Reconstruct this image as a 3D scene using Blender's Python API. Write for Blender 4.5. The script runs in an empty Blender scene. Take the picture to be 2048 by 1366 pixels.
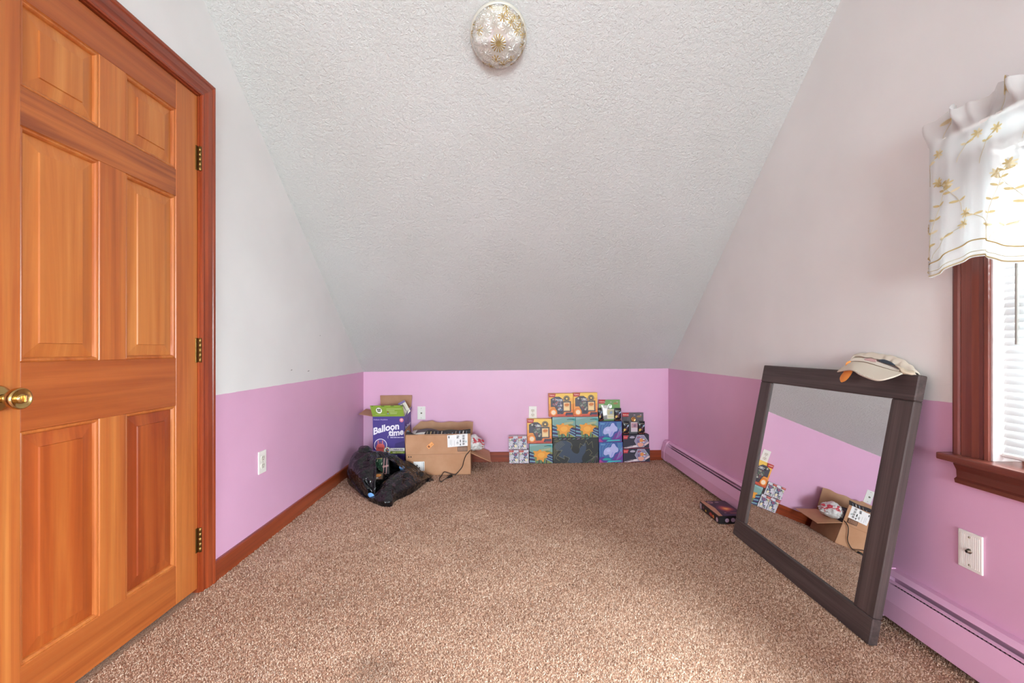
import bpy, bmesh, math, random
import numpy as np
from mathutils import Vector, Matrix, noise as mnoise

random.seed(7)
rng = np.random.default_rng(7)
sc = bpy.context.scene
COL = sc.collection

# ------------------------------------------------------------------ camera, light, exposure
FPX, VPX, VPY, CH = 880.0, 1017.0, 698.0, 0.99        # focal length in px, vanishing point, camera height
cam_d = bpy.data.cameras.new('camera')
cam = bpy.data.objects.new('camera', cam_d); COL.objects.link(cam)
cam.location = (0, 0, CH); cam.rotation_euler = (math.pi / 2, 0, 0)
cam_d.sensor_width = 36.0; cam_d.sensor_fit = 'HORIZONTAL'
cam_d.lens = FPX / 2048 * 36
cam_d.shift_x = (1024 - VPX) / 2048
cam_d.shift_y = (VPY - 683) / 2048
cam_d.clip_start = 0.02
sc.camera = cam

world = bpy.data.worlds.new('world'); sc.world = world
world.use_nodes = True
bg = world.node_tree.nodes['Background']
bg.inputs[0].default_value = (0.93, 0.96, 1.0, 1); bg.inputs[1].default_value = 2.0

def area(name, loc, rot, sx, sy, power, color):
    d = bpy.data.lights.new(name, 'AREA'); d.shape = 'RECTANGLE'; d.size = sx; d.size_y = sy
    d.energy = power; d.color = color
    o = bpy.data.objects.new(name, d); COL.objects.link(o); o.location = loc; o.rotation_euler = rot
    return o
# daylight outside the right-wall window, and fill light outside an added rear window
area('daylight_side_window', (1.90, 0.30, 1.55), (0, math.radians(72), 0), 1.35, 2.2, 400, (0.80, 0.93, 1.0))
area('added_rear_fill', (0.07, -5.56, 1.15), (math.radians(90), 0, 0), 2.2, 1.7, 225, (0.80, 0.93, 1.0))

vs = sc.view_settings
vs.view_transform = 'Standard'; vs.look = 'None'; vs.gamma = 1.0; vs.exposure = 1.12
vs.use_curve_mapping = False
sc.cycles.use_denoising = True
sc.cycles.max_bounces = 10; sc.cycles.diffuse_bounces = 6; sc.cycles.transparent_max_bounces = 16
sc.cycles.caustics_reflective = False; sc.cycles.caustics_refractive = False

# ------------------------------------------------------------------ room numbers
XL, XR, YB, YF = -1.275, 1.405, 3.868, -5.4          # left, right, back wall, wall behind the camera
TILT = 0.0113                                         # the old floor falls a little towards the left wall
def F(x): return TILT * x
RY = -math.atan(TILT)
KNEE, SLOPE, ZC = 0.8034, 0.819, 2.52
YC = YB - (ZC - KNEE) / SLOPE                         # where the slope meets the flat ceiling

def P(px, py, y):                                     # photo pixel at a known depth
    return Vector(((px - VPX) / FPX * y, y, CH - (py - VPY) / FPX * y))
def PX(px, py, x):                                    # photo pixel on a plane parallel to the side walls
    y = x * FPX / (px - VPX)
    return Vector((x, y, CH - (py - VPY) / FPX * y))
def PF(px, py):                                       # photo pixel on the floor
    z = 0.0
    for _ in range(6):
        y = FPX * (CH - z) / (py - VPY); x = (px - VPX) / FPX * y; z = F(x)
    return Vector((x, y, z))

# ------------------------------------------------------------------ materials
def lin(h):
    if isinstance(h, str):
        h = h.lstrip('#'); c = [int(h[i:i + 2], 16) / 255 for i in (0, 2, 4)]
    else: c = list(h)
    return tuple(v / 12.92 if v <= 0.04045 else ((v + 0.055) / 1.055) ** 2.4 for v in c) + (1.0,)
_m = {}
def newmat(name):
    m = bpy.data.materials.new(name); m.use_nodes = True
    return m, m.node_tree, m.node_tree.nodes['Principled BSDF']
def flat(h, rough=0.55, metal=0.0, spec=0.4, coat=0.0):
    k = (h, rough, metal, coat)
    if k not in _m:
        m, nt, b = newmat('surface_' + h.lstrip('#'))
        b.inputs['Base Color'].default_value = lin(h); b.inputs['Roughness'].default_value = rough
        b.inputs['Metallic'].default_value = metal; b.inputs['Specular IOR Level'].default_value = spec
        b.inputs['Coat Weight'].default_value = coat
        _m[k] = m
    return _m[k]
def nd(nt, t, **kw):
    n = nt.nodes.new(t)
    for k, v in kw.items(): setattr(n, k, v)
    return n
def ramp(nt, fac, stops):
    r = nd(nt, 'ShaderNodeValToRGB'); e = r.color_ramp.elements
    while len(e) > len(stops): e.remove(e[-1])
    while len(e) < len(stops): e.new(0.5)
    for i, (p, c) in enumerate(stops): e[i].position = p; e[i].color = lin(c)
    nt.links.new(fac, r.inputs[0]); return r.outputs[0]
def texvec(nt, scale=(1, 1, 1), rnd=0.0, coord='Object'):
    tc = nd(nt, 'ShaderNodeTexCoord'); mp = nd(nt, 'ShaderNodeMapping')
    mp.inputs['Scale'].default_value = scale
    nt.links.new(tc.outputs[coord], mp.inputs['Vector'])
    if rnd:
        oi = nd(nt, 'ShaderNodeObjectInfo'); mu = nd(nt, 'ShaderNodeMath', operation='MULTIPLY'); mu.inputs[1].default_value = rnd
        nt.links.new(oi.outputs['Random'], mu.inputs[0])
        ad = nd(nt, 'ShaderNodeVectorMath', operation='ADD')
        nt.links.new(mp.outputs[0], ad.inputs[0]); nt.links.new(mu.outputs[0], ad.inputs[1])
        return ad.outputs[0]
    return mp.outputs[0]
def noise(nt, vec, scale, detail=3, rough=0.5, dist=0.0):
    n = nd(nt, 'ShaderNodeTexNoise'); n.inputs['Scale'].default_value = scale
    n.inputs['Detail'].default_value = detail; n.inputs['Roughness'].default_value = rough
    n.inputs['Distortion'].default_value = dist
    nt.links.new(vec, n.inputs['Vector']); return n.outputs['Fac']
def bump(nt, b, h, strength, dist=0.01):
    bp = nd(nt, 'ShaderNodeBump'); bp.inputs['Strength'].default_value = strength; bp.inputs['Distance'].default_value = dist
    nt.links.new(h, bp.inputs['Height']); nt.links.new(bp.outputs[0], b.inputs['Normal'])
def mixc(nt, f, a, c, mode='MIX'):
    m = nd(nt, 'ShaderNodeMix', data_type='RGBA', blend_type=mode)
    for inp, v in ((m.inputs[0], f), (m.inputs[6], a), (m.inputs[7], c)):
        if hasattr(v, 'is_linked') or hasattr(v, 'links'): nt.links.new(v, inp)
        else: inp.default_value = v
    return m.outputs[2]

def wood(name, axis, stops, scale=1.0, rough=0.38, rnd=9.0, coat=0.15, streak=0.35):
    m, nt, b = newmat(name)
    s = {'X': (0.35, 7, 7), 'Y': (7, 0.35, 7), 'Z': (7, 7, 0.35)}[axis]
    v = texvec(nt, tuple(k * scale for k in s), rnd)
    n1 = noise(nt, v, 1.6, 5, 0.6, 1.2)
    s2 = {'X': (1.2, 90, 90), 'Y': (90, 1.2, 90), 'Z': (90, 90, 1.2)}[axis]
    v2 = texvec(nt, tuple(k * scale for k in s2), rnd)
    n2 = noise(nt, v2, 1.0, 3, 0.6, 0.3)
    c1 = ramp(nt, n1, stops)
    c2 = ramp(nt, n2, [(0.3, (0.55,) * 3), (0.62, (1,) * 3)])
    out = mixc(nt, streak, c1, c2, 'MULTIPLY')
    nt.links.new(out, b.inputs['Base Color'])
    b.inputs['Roughness'].default_value = rough; b.inputs['Coat Weight'].default_value = coat; b.inputs['Coat Roughness'].default_value = 0.25
    bump(nt, b, n2, 0.08, 0.002)
    return m

DOORST = [(0.22, '#96481f'), (0.45, '#b4602a'), (0.6, '#c07034'), (0.8, '#cc8344')]
M = {}
M['door_v'] = wood('pine_upright_grain', 'Z', DOORST, streak=0.22)
M['door_h'] = wood('pine_level_grain', 'Y', [(0.25, '#7c3818'), (0.40, '#a04e1f'), (0.6, '#ae5c28'), (0.8, '#ba6d32')], streak=0.2)
M['door_f'] = wood('pine_dark_heart_grain', 'Y', [(0.38, '#6a3018'), (0.46, '#8a4420'), (0.56, '#b0602c'), (0.8, '#be7238')], scale=0.7, streak=0.2)
M['panel'] = wood('pine_panel', 'Z', [(0.25, '#a4521f'), (0.5, '#bb6c30'), (0.75, '#cb8444')], streak=0.12)
M['panel_r'] = wood('pine_panel_red', 'Z', [(0.25, '#8c3c14'), (0.5, '#a84e1c'), (0.75, '#b9642a')], streak=0.15)
M['panel_d'] = wood('pine_panel_deep', 'Z', [(0.25, '#7a2e10'), (0.48, '#963f16'), (0.75, '#b35a26')], streak=0.25)
TRIMST = [(0.25, '#6e2710'), (0.5, '#8f3a1a'), (0.75, '#a64a24')]
M['trim_v'] = wood('stained_trim_upright', 'Z', TRIMST, rough=0.3, coat=0.3)
M['trim_y'] = wood('stained_trim_along_side', 'Y', TRIMST, rough=0.3, coat=0.3)
M['trim_x'] = wood('stained_trim_along_back', 'X', TRIMST, rough=0.3, coat=0.3)
WINST = [(0.25, '#55241b'), (0.5, '#6e3429'), (0.75, '#7e4234')]
M['win_v'] = wood('window_trim_upright', 'Z', WINST, rough=0.3, coat=0.3)
M['win_y'] = wood('window_trim_level', 'Y', WINST, rough=0.3, coat=0.3)
FRST = [(0.25, '#3c2f2e'), (0.5, '#4d3f3d'), (0.75, '#5f4f4b')]
M['frame_v'] = wood('dark_frame_upright', 'Z', FRST, scale=1.6, rough=0.5, coat=0.0, streak=0.5)
M['frame_h'] = wood('dark_frame_level', 'Y', FRST, scale=1.6, rough=0.5, coat=0.0, streak=0.5)

def wall_mat():
    m, nt, b = newmat('two_tone_wall_paint')
    g = nd(nt, 'ShaderNodeNewGeometry'); sp = nd(nt, 'ShaderNodeSeparateXYZ'); nt.links.new(g.outputs['Position'], sp.inputs[0])
    mx = nd(nt, 'ShaderNodeMath', operation='MULTIPLY'); mx.inputs[1].default_value = TILT; nt.links.new(sp.outputs[0], mx.inputs[0])
    sb = nd(nt, 'ShaderNodeMath', operation='SUBTRACT'); nt.links.new(sp.outputs[2], sb.inputs[0]); nt.links.new(mx.outputs[0], sb.inputs[1])
    v = texvec(nt); wv = noise(nt, v, 14, 2)
    ma = nd(nt, 'ShaderNodeMath', operation='MULTIPLY_ADD'); ma.inputs[1].default_value = 0.006; nt.links.new(wv, ma.inputs[0]); nt.links.new(sb.outputs[0], ma.inputs[2])
    gt = nd(nt, 'ShaderNodeMath', operation='GREATER_THAN'); gt.inputs[1].default_value = KNEE + 0.003; nt.links.new(ma.outputs[0], gt.inputs[0])
    c = mixc(nt, gt.outputs[0], lin('#dfaccb'), lin('#e6e4e2'))
    sm = ramp(nt, noise(nt, v, 2.2, 3), [(0.3, (0.965,) * 3), (0.7, (1,) * 3)])
    c = mixc(nt, 1.0, c, sm, 'MULTIPLY')
    nt.links.new(c, b.inputs['Base Color'])
    rr = nd(nt, 'ShaderNodeMapRange'); rr.inputs[3].default_value = 0.42; rr.inputs[4].default_value = 0.7; nt.links.new(gt.outputs[0], rr.inputs[0])
    nt.links.new(rr.outputs[0], b.inputs['Roughness'])
    bump(nt, b, noise(nt, v, 160, 3), 0.06, 0.002)
    return m
M['wall'] = wall_mat()
def ceil_mat():
    m, nt, b = newmat('stippled_ceiling_paint')
    v = texvec(nt); v2 = texvec(nt, (1, 1, 1))
    h1 = noise(nt, v, 68, 4, 0.6, 0.6); h2 = noise(nt, v, 230, 2)
    ad = nd(nt, 'ShaderNodeMath', operation='MULTIPLY_ADD'); ad.inputs[1].default_value = 0.35
    nt.links.new(h2, ad.inputs[0]); nt.links.new(h1, ad.inputs[2])
    c = ramp(nt, noise(nt, v2, 1.7, 3), [(0.3, '#c9c8c5'), (0.7, '#cecdcb')])
    nt.links.new(c, b.inputs['Base Color']); b.inputs['Roughness'].default_value = 0.85
    bump(nt, b, ad.outputs[0], 0.7, 0.014)
    return m
M['ceil'] = ceil_mat()
M['pink'] = flat('#e0aecc', 0.4)
def carpet_mat(attr):
    m, nt, b = newmat('beige_carpet')
    v = texvec(nt)
    big = ramp(nt, noise(nt, v, 2.6, 4, 0.6), [(0.3, (0.92, 0.905, 0.90)), (0.65, (1, 1, 1))])
    if attr:
        a = nd(nt, 'ShaderNodeVertexColor'); a.layer_name = 'fleck'; base = a.outputs['Color']
    else:
        base = ramp(nt, noise(nt, v, 260, 2, 0.7), [(0.3, '#8a6552'), (0.5, '#b58d76'), (0.7, '#caa791')])
    c = mixc(nt, 1.0, base, big, 'MULTIPLY')
    nt.links.new(c, b.inputs['Base Color']); b.inputs['Roughness'].default_value = 0.95; b.inputs['Specular IOR Level'].default_value = 0.1
    if not attr: bump(nt, b, noise(nt, v, 240, 3), 0.8, 0.006)
    return m
M['carpet'] = carpet_mat(False); M['pile'] = carpet_mat(True)
def card_mat(name, h1, h2):
    m, nt, b = newmat(name); v = texvec(nt, (1, 1, 1), 5)
    c = ramp(nt, noise(nt, v, 9, 4), [(0.3, h1), (0.7, h2)])
    nt.links.new(c, b.inputs['Base Color']); b.inputs['Roughness'].default_value = 0.75; return m
M['card'] = card_mat('brown_cardboard', '#b5835f', '#c29270')
M['card_in'] = card_mat('brown_cardboard_inside', '#a87a5b', '#b58a6b')
def plastic_mat():
    m, nt, b = newmat('black_plastic_film'); v = texvec(nt)
    w = nd(nt, 'ShaderNodeTexNoise'); w.inputs['Scale'].default_value = 9; nt.links.new(v, w.inputs['Vector'])
    vm = nd(nt, 'ShaderNodeVectorMath', operation='MULTIPLY_ADD'); vm.inputs[1].default_value = (0.10, 0.10, 0.10); nt.links.new(w.outputs['Color'], vm.inputs[0]); nt.links.new(v, vm.inputs[2])
    hs_ = []
    for sc_ in (17, 43):
        vo = nd(nt, 'ShaderNodeTexVoronoi', feature='DISTANCE_TO_EDGE'); vo.inputs['Scale'].default_value = sc_; nt.links.new(vm.outputs[0], vo.inputs['Vector']); hs_.append(vo.outputs['Distance'])
    ad = nd(nt, 'ShaderNodeMath', operation='MULTIPLY_ADD'); ad.inputs[1].default_value = 0.35; nt.links.new(hs_[1], ad.inputs[0]); nt.links.new(hs_[0], ad.inputs[2])
    b.inputs['Base Color'].default_value = lin('#121114'); b.inputs['Roughness'].default_value = 0.13; b.inputs['IOR'].default_value = 1.55
    bump(nt, b, ad.outputs[0], 0.5, 0.03); return m
M['bag'] = plastic_mat()
def mirror_mat():
    m, nt, b = newmat('mirror_glass'); b.inputs['Base Color'].default_value = (0.93, 0.935, 0.93, 1)
    b.inputs['Metallic'].default_value = 1; b.inputs['Roughness'].default_value = 0.0; return m
M['mirror'] = mirror_mat()
def glass_mat(name, rough, tint, bumpy=False):
    m, nt, b = newmat(name); nt.nodes.remove(b); out = nt.nodes['Material Output']
    t = nd(nt, 'ShaderNodeBsdfTransparent'); t.inputs[0].default_value = tint
    g = nd(nt, 'ShaderNodeBsdfGlossy'); g.inputs['Roughness'].default_value = rough
    fr = nd(nt, 'ShaderNodeLayerWeight'); fr.inputs[0].default_value = 0.32 if bumpy else 0.12
    mx = nd(nt, 'ShaderNodeMixShader'); nt.links.new(fr.outputs['Fresnel' if not bumpy else 'Facing'], mx.inputs[0])
    nt.links.new(t.outputs[0], mx.inputs[1]); nt.links.new(g.outputs[0], mx.inputs[2]); nt.links.new(mx.outputs[0], out.inputs[0])
    return m
M['pane'] = glass_mat('window_glass', 0.0, (0.96, 0.98, 0.97, 1))
def dome_mat(name, tint, diff, k):
    m, nt, b = newmat(name); nt.nodes.remove(b); out = nt.nodes['Material Output']
    t = nd(nt, 'ShaderNodeBsdfTransparent'); t.inputs[0].default_value = tint
    g = nd(nt, 'ShaderNodeBsdfGlossy'); g.inputs['Roughness'].default_value = 0.06; g.inputs[0].default_value = diff
    d = nd(nt, 'ShaderNodeBsdfDiffuse'); d.inputs[0].default_value = diff
    a = nd(nt, 'ShaderNodeMixShader'); a.inputs[0].default_value = 0.6; nt.links.new(g.outputs[0], a.inputs[1]); nt.links.new(d.outputs[0], a.inputs[2])
    c = nd(nt, 'ShaderNodeMixShader'); c.inputs[0].default_value = k; nt.links.new(t.outputs[0], c.inputs[1]); nt.links.new(a.outputs[0], c.inputs[2]); nt.links.new(c.outputs[0], out.inputs[0])
    return m
M['dome'] = dome_mat('pressed_glass', (0.93, 0.92, 0.9, 1), (0.86, 0.86, 0.84, 1), 0.5)
M['dome_brass_glint'] = dome_mat('brass_reflection_glass', (0.9, 0.78, 0.5, 1), (0.52, 0.38, 0.17, 1), 0.58)  # reflection of the brass pan in the petals put into the glass tint
M['brass'] = flat('#b08a45', 0.28, 1.0)
M['oldbrass'] = flat('#7d6238', 0.4, 1.0)
M['knob'] = flat('#c8a86c', 0.22, 1.0)
M['plate'] = flat('#e8e4de', 0.35)
M['dark'] = flat('#1a1616', 0.6)
def sheer_mat():
    m, nt, b = newmat('sheer_white_voile'); nt.nodes.remove(b); out = nt.nodes['Material Output']
    d = nd(nt, 'ShaderNodeBsdfDiffuse'); d.inputs[0].default_value = (0.9, 0.9, 0.89, 1)
    tl = nd(nt, 'ShaderNodeBsdfTranslucent'); tl.inputs[0].default_value = (0.7, 0.7, 0.69, 1)
    t = nd(nt, 'ShaderNodeBsdfTransparent')
    a = nd(nt, 'ShaderNodeMixShader'); a.inputs[0].default_value = 0.5
    nt.links.new(d.outputs[0], a.inputs[1]); nt.links.new(tl.outputs[0], a.inputs[2])
    c = nd(nt, 'ShaderNodeMixShader'); c.inputs[0].default_value = 0.25
    nt.links.new(a.outputs[0], c.inputs[1]); nt.links.new(t.outputs[0], c.inputs[2]); nt.links.new(c.outputs[0], out.inputs[0])
    return m
M['sheer'] = sheer_mat()
def slat_mat():
    m, nt, b = newmat('white_blind_slat'); nt.nodes.remove(b); out = nt.nodes['Material Output']
    d = nd(nt, 'ShaderNodeBsdfDiffuse'); d.inputs[0].default_value = (0.88, 0.88, 0.88, 1)
    tl = nd(nt, 'ShaderNodeBsdfTranslucent'); tl.inputs[0].default_value = (0.055, 0.055, 0.055, 1)
    a = nd(nt, 'ShaderNodeMixShader'); a.inputs[0].default_value = 0.45
    nt.links.new(d.outputs[0], a.inputs[1]); nt.links.new(tl.outputs[0], a.inputs[2]); nt.links.new(a.outputs[0], out.inputs[0])
    return m
M['slat'] = slat_mat()

# ------------------------------------------------------------------ mesh helpers
class MB:
    """Collects faces with materials and links them as one mesh object."""
    def __init__(s): s.v = []; s.f = []; s.mi = []; s.mats = []; s.sm = []
    def m(s, mat):
        if mat not in s.mats: s.mats.append(mat)
        return s.mats.index(mat)
    def face(s, pts, mat, smooth=False):
        i = len(s.v); s.v += [tuple(p) for p in pts]; s.f.append(tuple(range(i, i + len(pts)))); s.mi.append(s.m(mat)); s.sm.append(smooth)
    def mesh(s, vs, fs, mat, smooth=False):
        i = len(s.v); s.v += [tuple(p) for p in vs]; k = s.m(mat)
        for f in fs: s.f.append(tuple(j + i for j in f)); s.mi.append(k); s.sm.append(smooth)
    def box(s, x0, x1, y0, y1, z0, z1, mat, mtx=None):
        vs = [Vector((x, y, z)) for z in (z0, z1) for y in (y0, y1) for x in (x0, x1)]
        if mtx: vs = [mtx @ v for v in vs]
        s.mesh(vs, [(0, 2, 3, 1), (4, 5, 7, 6), (0, 1, 5, 4), (2, 6, 7, 3), (0, 4, 6, 2), (1, 3, 7, 5)], mat)
    def bbox(s, x0, x1, y0, y1, z0, z1, mat, r=0.003, mtx=None, seg=1, smooth=False):
        bm = bmesh.new()
        bmesh.ops.create_cube(bm, size=1)
        for v in bm.verts: v.co = Vector(((x0 + x1) / 2 + v.co.x * (x1 - x0), (y0 + y1) / 2 + v.co.y * (y1 - y0), (z0 + z1) / 2 + v.co.z * (z1 - z0)))
        bmesh.ops.bevel(bm, geom=bm.edges[:], offset=r, segments=seg, affect='EDGES', profile=0.6)
        bm.verts.index_update()
        vs = [mtx @ v.co if mtx else v.co.copy() for v in bm.verts]
        s.mesh(vs, [[v.index for v in f.verts] for f in bm.faces], mat, smooth); bm.free()
    def grid(s, rows, mat, smooth=True, closed=False):
        n, w = len(rows), len(rows[0]); fs = []
        for i in range(n - 1):
            for j in range(w if closed else w - 1):
                k = (j + 1) % w; fs.append((i * w + j, i * w + k, (i + 1) * w + k, (i + 1) * w + j))
        s.mesh([p for r in rows for p in r], fs, mat, smooth)
    def tube(s, pts, r, mat, n=8, cap=True):
        pts = [Vector(p) for p in pts]; rows = []; up = Vector((0, 0, 1))
        rs = r if isinstance(r, (list, tuple)) else [r] * len(pts)
        t0 = (pts[1] - pts[0]).normalized()
        a = t0.cross(up if abs(t0.z) < 0.9 else Vector((1, 0, 0))).normalized()
        for i, p in enumerate(pts):
            t = (pts[min(i + 1, len(pts) - 1)] - pts[max(i - 1, 0)]).normalized()
            a = (a - t * a.dot(t)).normalized(); b = t.cross(a)
            rows.append([p + (a * math.cos(2 * math.pi * k / n) + b * math.sin(2 * math.pi * k / n)) * rs[i] for k in range(n)])
        s.grid(rows, mat, True, True)
        if cap: s.face(rows[0][::-1], mat); s.face(rows[-1], mat)
    def lathe(s, prof, mat, n=32, mtx=None, smooth=True, capped=True):
        rows = [[(mtx @ v if mtx else v) for v in (Vector((r * math.cos(2 * math.pi * k / n), r * math.sin(2 * math.pi * k / n), z)) for k in range(n))] for r, z in prof]
        s.grid(rows, mat, smooth, True)
        if capped: s.face(rows[0][::-1], mat); s.face(rows[-1], mat)
    def build(s, name, parent=None, loc=None, rot=None):
        me = bpy.data.meshes.new(name); me.from_pydata(s.v, [], s.f)
        for mt in s.mats: me.materials.append(mt)
        me.polygons.foreach_set('material_index', s.mi); me.polygons.foreach_set('use_smooth', s.sm); me.update()
        o = bpy.data.objects.new(name, me); COL.objects.link(o); o.parent = parent
        if loc is not None: o.location = loc
        if rot is not None: o.rotation_euler = rot
        return o
def tag(o, label=None, cat=None, group=None, kind=None):
    if label: o['label'] = label
    if cat: o['category'] = cat
    if group: o['group'] = group
    if kind: o['kind'] = kind
    return o
def empty(name, loc=(0, 0, 0), rz=0.0, tilt=True):
    o = bpy.data.objects.new(name, None); COL.objects.link(o); o.empty_display_size = 0.1
    o.location = loc; o.rotation_euler = (0, RY if tilt else 0, rz); return o
def struct(o, label): return tag(o, label, None, None, 'structure')
def weld(o, d=1e-5):
    bm = bmesh.new(); bm.from_mesh(o.data); bmesh.ops.remove_doubles(bm, verts=bm.verts, dist=d)
    bmesh.ops.recalc_face_normals(bm, faces=bm.faces); bm.to_mesh(o.data); bm.free(); return o
def copytree(o, parent=None):
    c = o.copy(); COL.objects.link(c); c.parent = parent
    for ch in list(o.children): copytree(ch, c)
    return c
_txt = {}
def textmesh(s, bold=0.0, shear=0.0):
    k = (s, bold, shear)
    if k not in _txt:
        cu = bpy.data.curves.new('lettering', 'FONT'); cu.body = s; cu.size = 1; cu.offset = bold; cu.shear = shear; cu.resolution_u = 3
        cu.align_x = 'LEFT'
        o = bpy.data.objects.new('lettering', cu); COL.objects.link(o)
        bpy.context.view_layer.update()
        me = bpy.data.meshes.new_from_object(o.evaluated_get(bpy.context.evaluated_depsgraph_get()))
        vs = [v.co.copy() for v in me.vertices]; fs = [tuple(p.vertices) for p in me.polygons]
        x0, x1 = min(v.x for v in vs), max(v.x for v in vs); y0, y1 = min(v.y for v in vs), max(v.y for v in vs)
        _txt[k] = ([((v.x - x0) / (x1 - x0), (v.y - y0) / (y1 - y0)) for v in vs], fs)
        bpy.data.objects.remove(o); bpy.data.curves.remove(cu); bpy.data.meshes.remove(me)
    return _txt[k]
class Print:
    """Flat print on a face: o + u*a + v*b with a, b in 0..1; layers a hair apart."""
    def __init__(s, o, u, v, warp=None):
        s.o, s.u, s.v = Vector(o), Vector(u), Vector(v); s.n = s.u.cross(s.v).normalized(); s.mb = MB(); s.k = 1; s.warp = warp
    def at(s, a, b, k): return s.o + s.u * a + s.v * b + s.n * (0.0002 + 0.00012 * k)
    def poly(s, pts, h, k=None, rough=0.45):
        s.k += 1; k = k or s.k
        s.mb.face([s.at(a, b, k) for a, b in pts], flat(h, rough) if isinstance(h, str) else h)
    def rect(s, a0, a1, b0, b1, h, k=None): s.poly([(a0, b0), (a1, b0), (a1, b1), (a0, b1)], h, k)
    def disc(s, a, b, r, h, k=None, n=18, sx=1.0):
        asp = s.u.length / s.v.length
        s.poly([(a + sx * r * math.cos(2 * math.pi * i / n), b + r * asp * math.sin(2 * math.pi * i / n)) for i in range(n)], h, k)
    def line(s, pts, w, h, k=None):
        s.k += 1; k = k or s.k; mat = flat(h, 0.45); L, H = s.u.length, s.v.length
        for (a, b), (c, d) in zip(pts, pts[1:]):
            dx, dy = (c - a) * L, (d - b) * H; ln = math.hypot(dx, dy) or 1; nx, ny = -dy / ln * w / 2 / L, dx / ln * w / 2 / H
            s.mb.face([s.at(a + nx, b + ny, k), s.at(a - nx, b - ny, k), s.at(c - nx, d - ny, k), s.at(c + nx, d + ny, k)], mat)
    def text(s, t, a0, a1, b0, b1, h, bold=0.0, shear=0.0, arc=0.0, slant=0.0, vert=False):
        s.k += 1; vs, fs = textmesh(t, bold, shear); out = []
        for x, y in vs:
            if vert: a, b = a1 - (a1 - a0) * y, b0 + (b1 - b0) * x
            else: a = a0 + (a1 - a0) * x; b = b0 + (b1 - b0) * y + slant * x + arc * math.sin(math.pi * x)
            out.append(s.at(a, b, s.k))
        s.mb.mesh(out, fs, flat(h, 0.5))
    def build(s, name, parent): return s.mb.build(name, parent)
def outline(pts, n=3, amp=0.0, seed=0):
    """Chaikin-smoothed closed outline."""
    p = [Vector(q) for q in pts]
    for _ in range(n):
        p = [q for i in range(len(p)) for q in (p[i] * 0.75 + p[(i + 1) % len(p)] * 0.25, p[i] * 0.25 + p[(i + 1) % len(p)] * 0.75)]
    return [tuple(q) for q in p]

# ------------------------------------------------------------------ the room shell
mb = MB()
xs = np.linspace(XL - 0.12, XR + 0.12, 28); ys = np.linspace(YF - 0.1, YB + 0.1, 50)
mb.grid([[(x, y, F(x)) for x in xs] for y in ys], M['carpet'], False)
mb.mesh([(x, y, F(x) - 0.06) for y in (ys[0], ys[-1]) for x in (xs[0], xs[-1])], [(0, 2, 3, 1)], M['carpet'])
floor = struct(mb.build('floor'), 'beige carpeted bedroom floor')
mb = MB()
ex = [XL - 0.1, 0, XR + 0.1]
yb2 = YB + 0.12
prof = [(yb2, KNEE - 0.12 * SLOPE), (YC, ZC), (YF - 0.1, ZC)]
mb.grid([[(x, y, z + F(x)) for x in ex] for y, z in prof], M['ceil'], False)
mb.grid([[(x, y, z + F(x) + 0.08) for x in ex] for y, z in prof], M['ceil'], False)
struct(mb.build('ceiling'), 'white stippled ceiling sloping down to the low back wall')
def wall_pieces(name, x0, x1, hole, label):
    """Side wall between x0 and x1 with an opening (y0,y1,z0,z1) and the roof-shaped top."""
    y0, y1, z0, z1 = hole; mb = MB(); xi = x0 if abs(x0) < abs(x1) else x1
    top = lambda y: (ZC if y <= YC else KNEE + (YB - y) * SLOPE) + F(xi) + 0.04
    def prism(poly):
        a = [(x0, y, z) for y, z in poly]; b = [(x1, y, z) for y, z in poly]; n = len(poly)
        mb.mesh(a + b, [tuple(range(n)), tuple(range(2 * n - 1, n - 1, -1))] + [(i, (i + 1) % n, n + (i + 1) % n, n + i) for i in range(n)], M['wall'])
    zb = -0.05; yf = YF - 0.1; yb = YB + 0.1
    prism([(yf, zb), (y0, zb), (y0, top(y0)), (yf, top(yf))])
    prism([(y1, zb), (yb, zb), (yb, top(yb)), (max(y1, YC), top(max(y1, YC))), (y1, top(y1))][: 5 if y1 < YC else 4])
    prism([(y0, z1), (y1, z1), (y1, top(y1))] + ([(YC, top(YC))] if y0 < YC < y1 else []) + [(y0, top(y0))])
    if z0 > 0.05: prism([(y0, zb), (y1, zb), (y1, z0), (y0, z0)])
    return struct(mb.build(name), label)
DY0, DY1, DZ1 = 1.036, 1.816, 2.036                   # door opening
WY0, WY1, WZ0, WZ1 = -0.55, 1.283, 0.645, 1.60         # window opening, widened out of view to let in more light
WL = wall_pieces('wall_left', XL - 0.11, XL, (DY0, DY1, -0.05, DZ1), 'white left wall with a pink lower part and a door')
wall_pieces('wall_right', XR, XR + 0.15, (WY0, WY1, WZ0, WZ1), 'white right wall with a pink lower part and a window')
for a, b, L in ((583, 740, 0.012), (617, 742, 0.016), (640, 671, 0.006)):  # two scuffs, then a screw head drawn as a flat speck
    q = PX(a, b, XL); mb = MB(); mb.face([(XL + 0.0006, q.y - L, q.z - 0.002), (XL + 0.0006, q.y - L * 0.2, q.z - 0.004), (XL + 0.0006, q.y + L, q.z + 0.001), (XL + 0.0006, q.y, q.z + 0.004)], flat('#9c9793', 0.8)); mb.build('scuff_and_screw', WL)
mb = MB(); mb.mesh([(x, y, z) for y in (YB, YB + 0.1) for z in (-0.05, 0.9) for x in (XL, XR)], [(0, 1, 3, 2), (4, 6, 7, 5)], M['wall'])
struct(mb.build('wall_back'), 'low pink knee wall under the slope')
mb = MB(); FX0, FX1, FZ0, FZ1 = -1.03, 1.17, 0.30, 2.0
for a, b, c, d in ((XL, FX0, -0.05, ZC + 0.05), (FX1, XR, -0.05, ZC + 0.05), (FX0, FX1, -0.05, FZ0), (FX0, FX1, FZ1, ZC + 0.05)):
    mb.box(a, b, YF - 0.1, YF, c, d, M['wall'])
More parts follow.
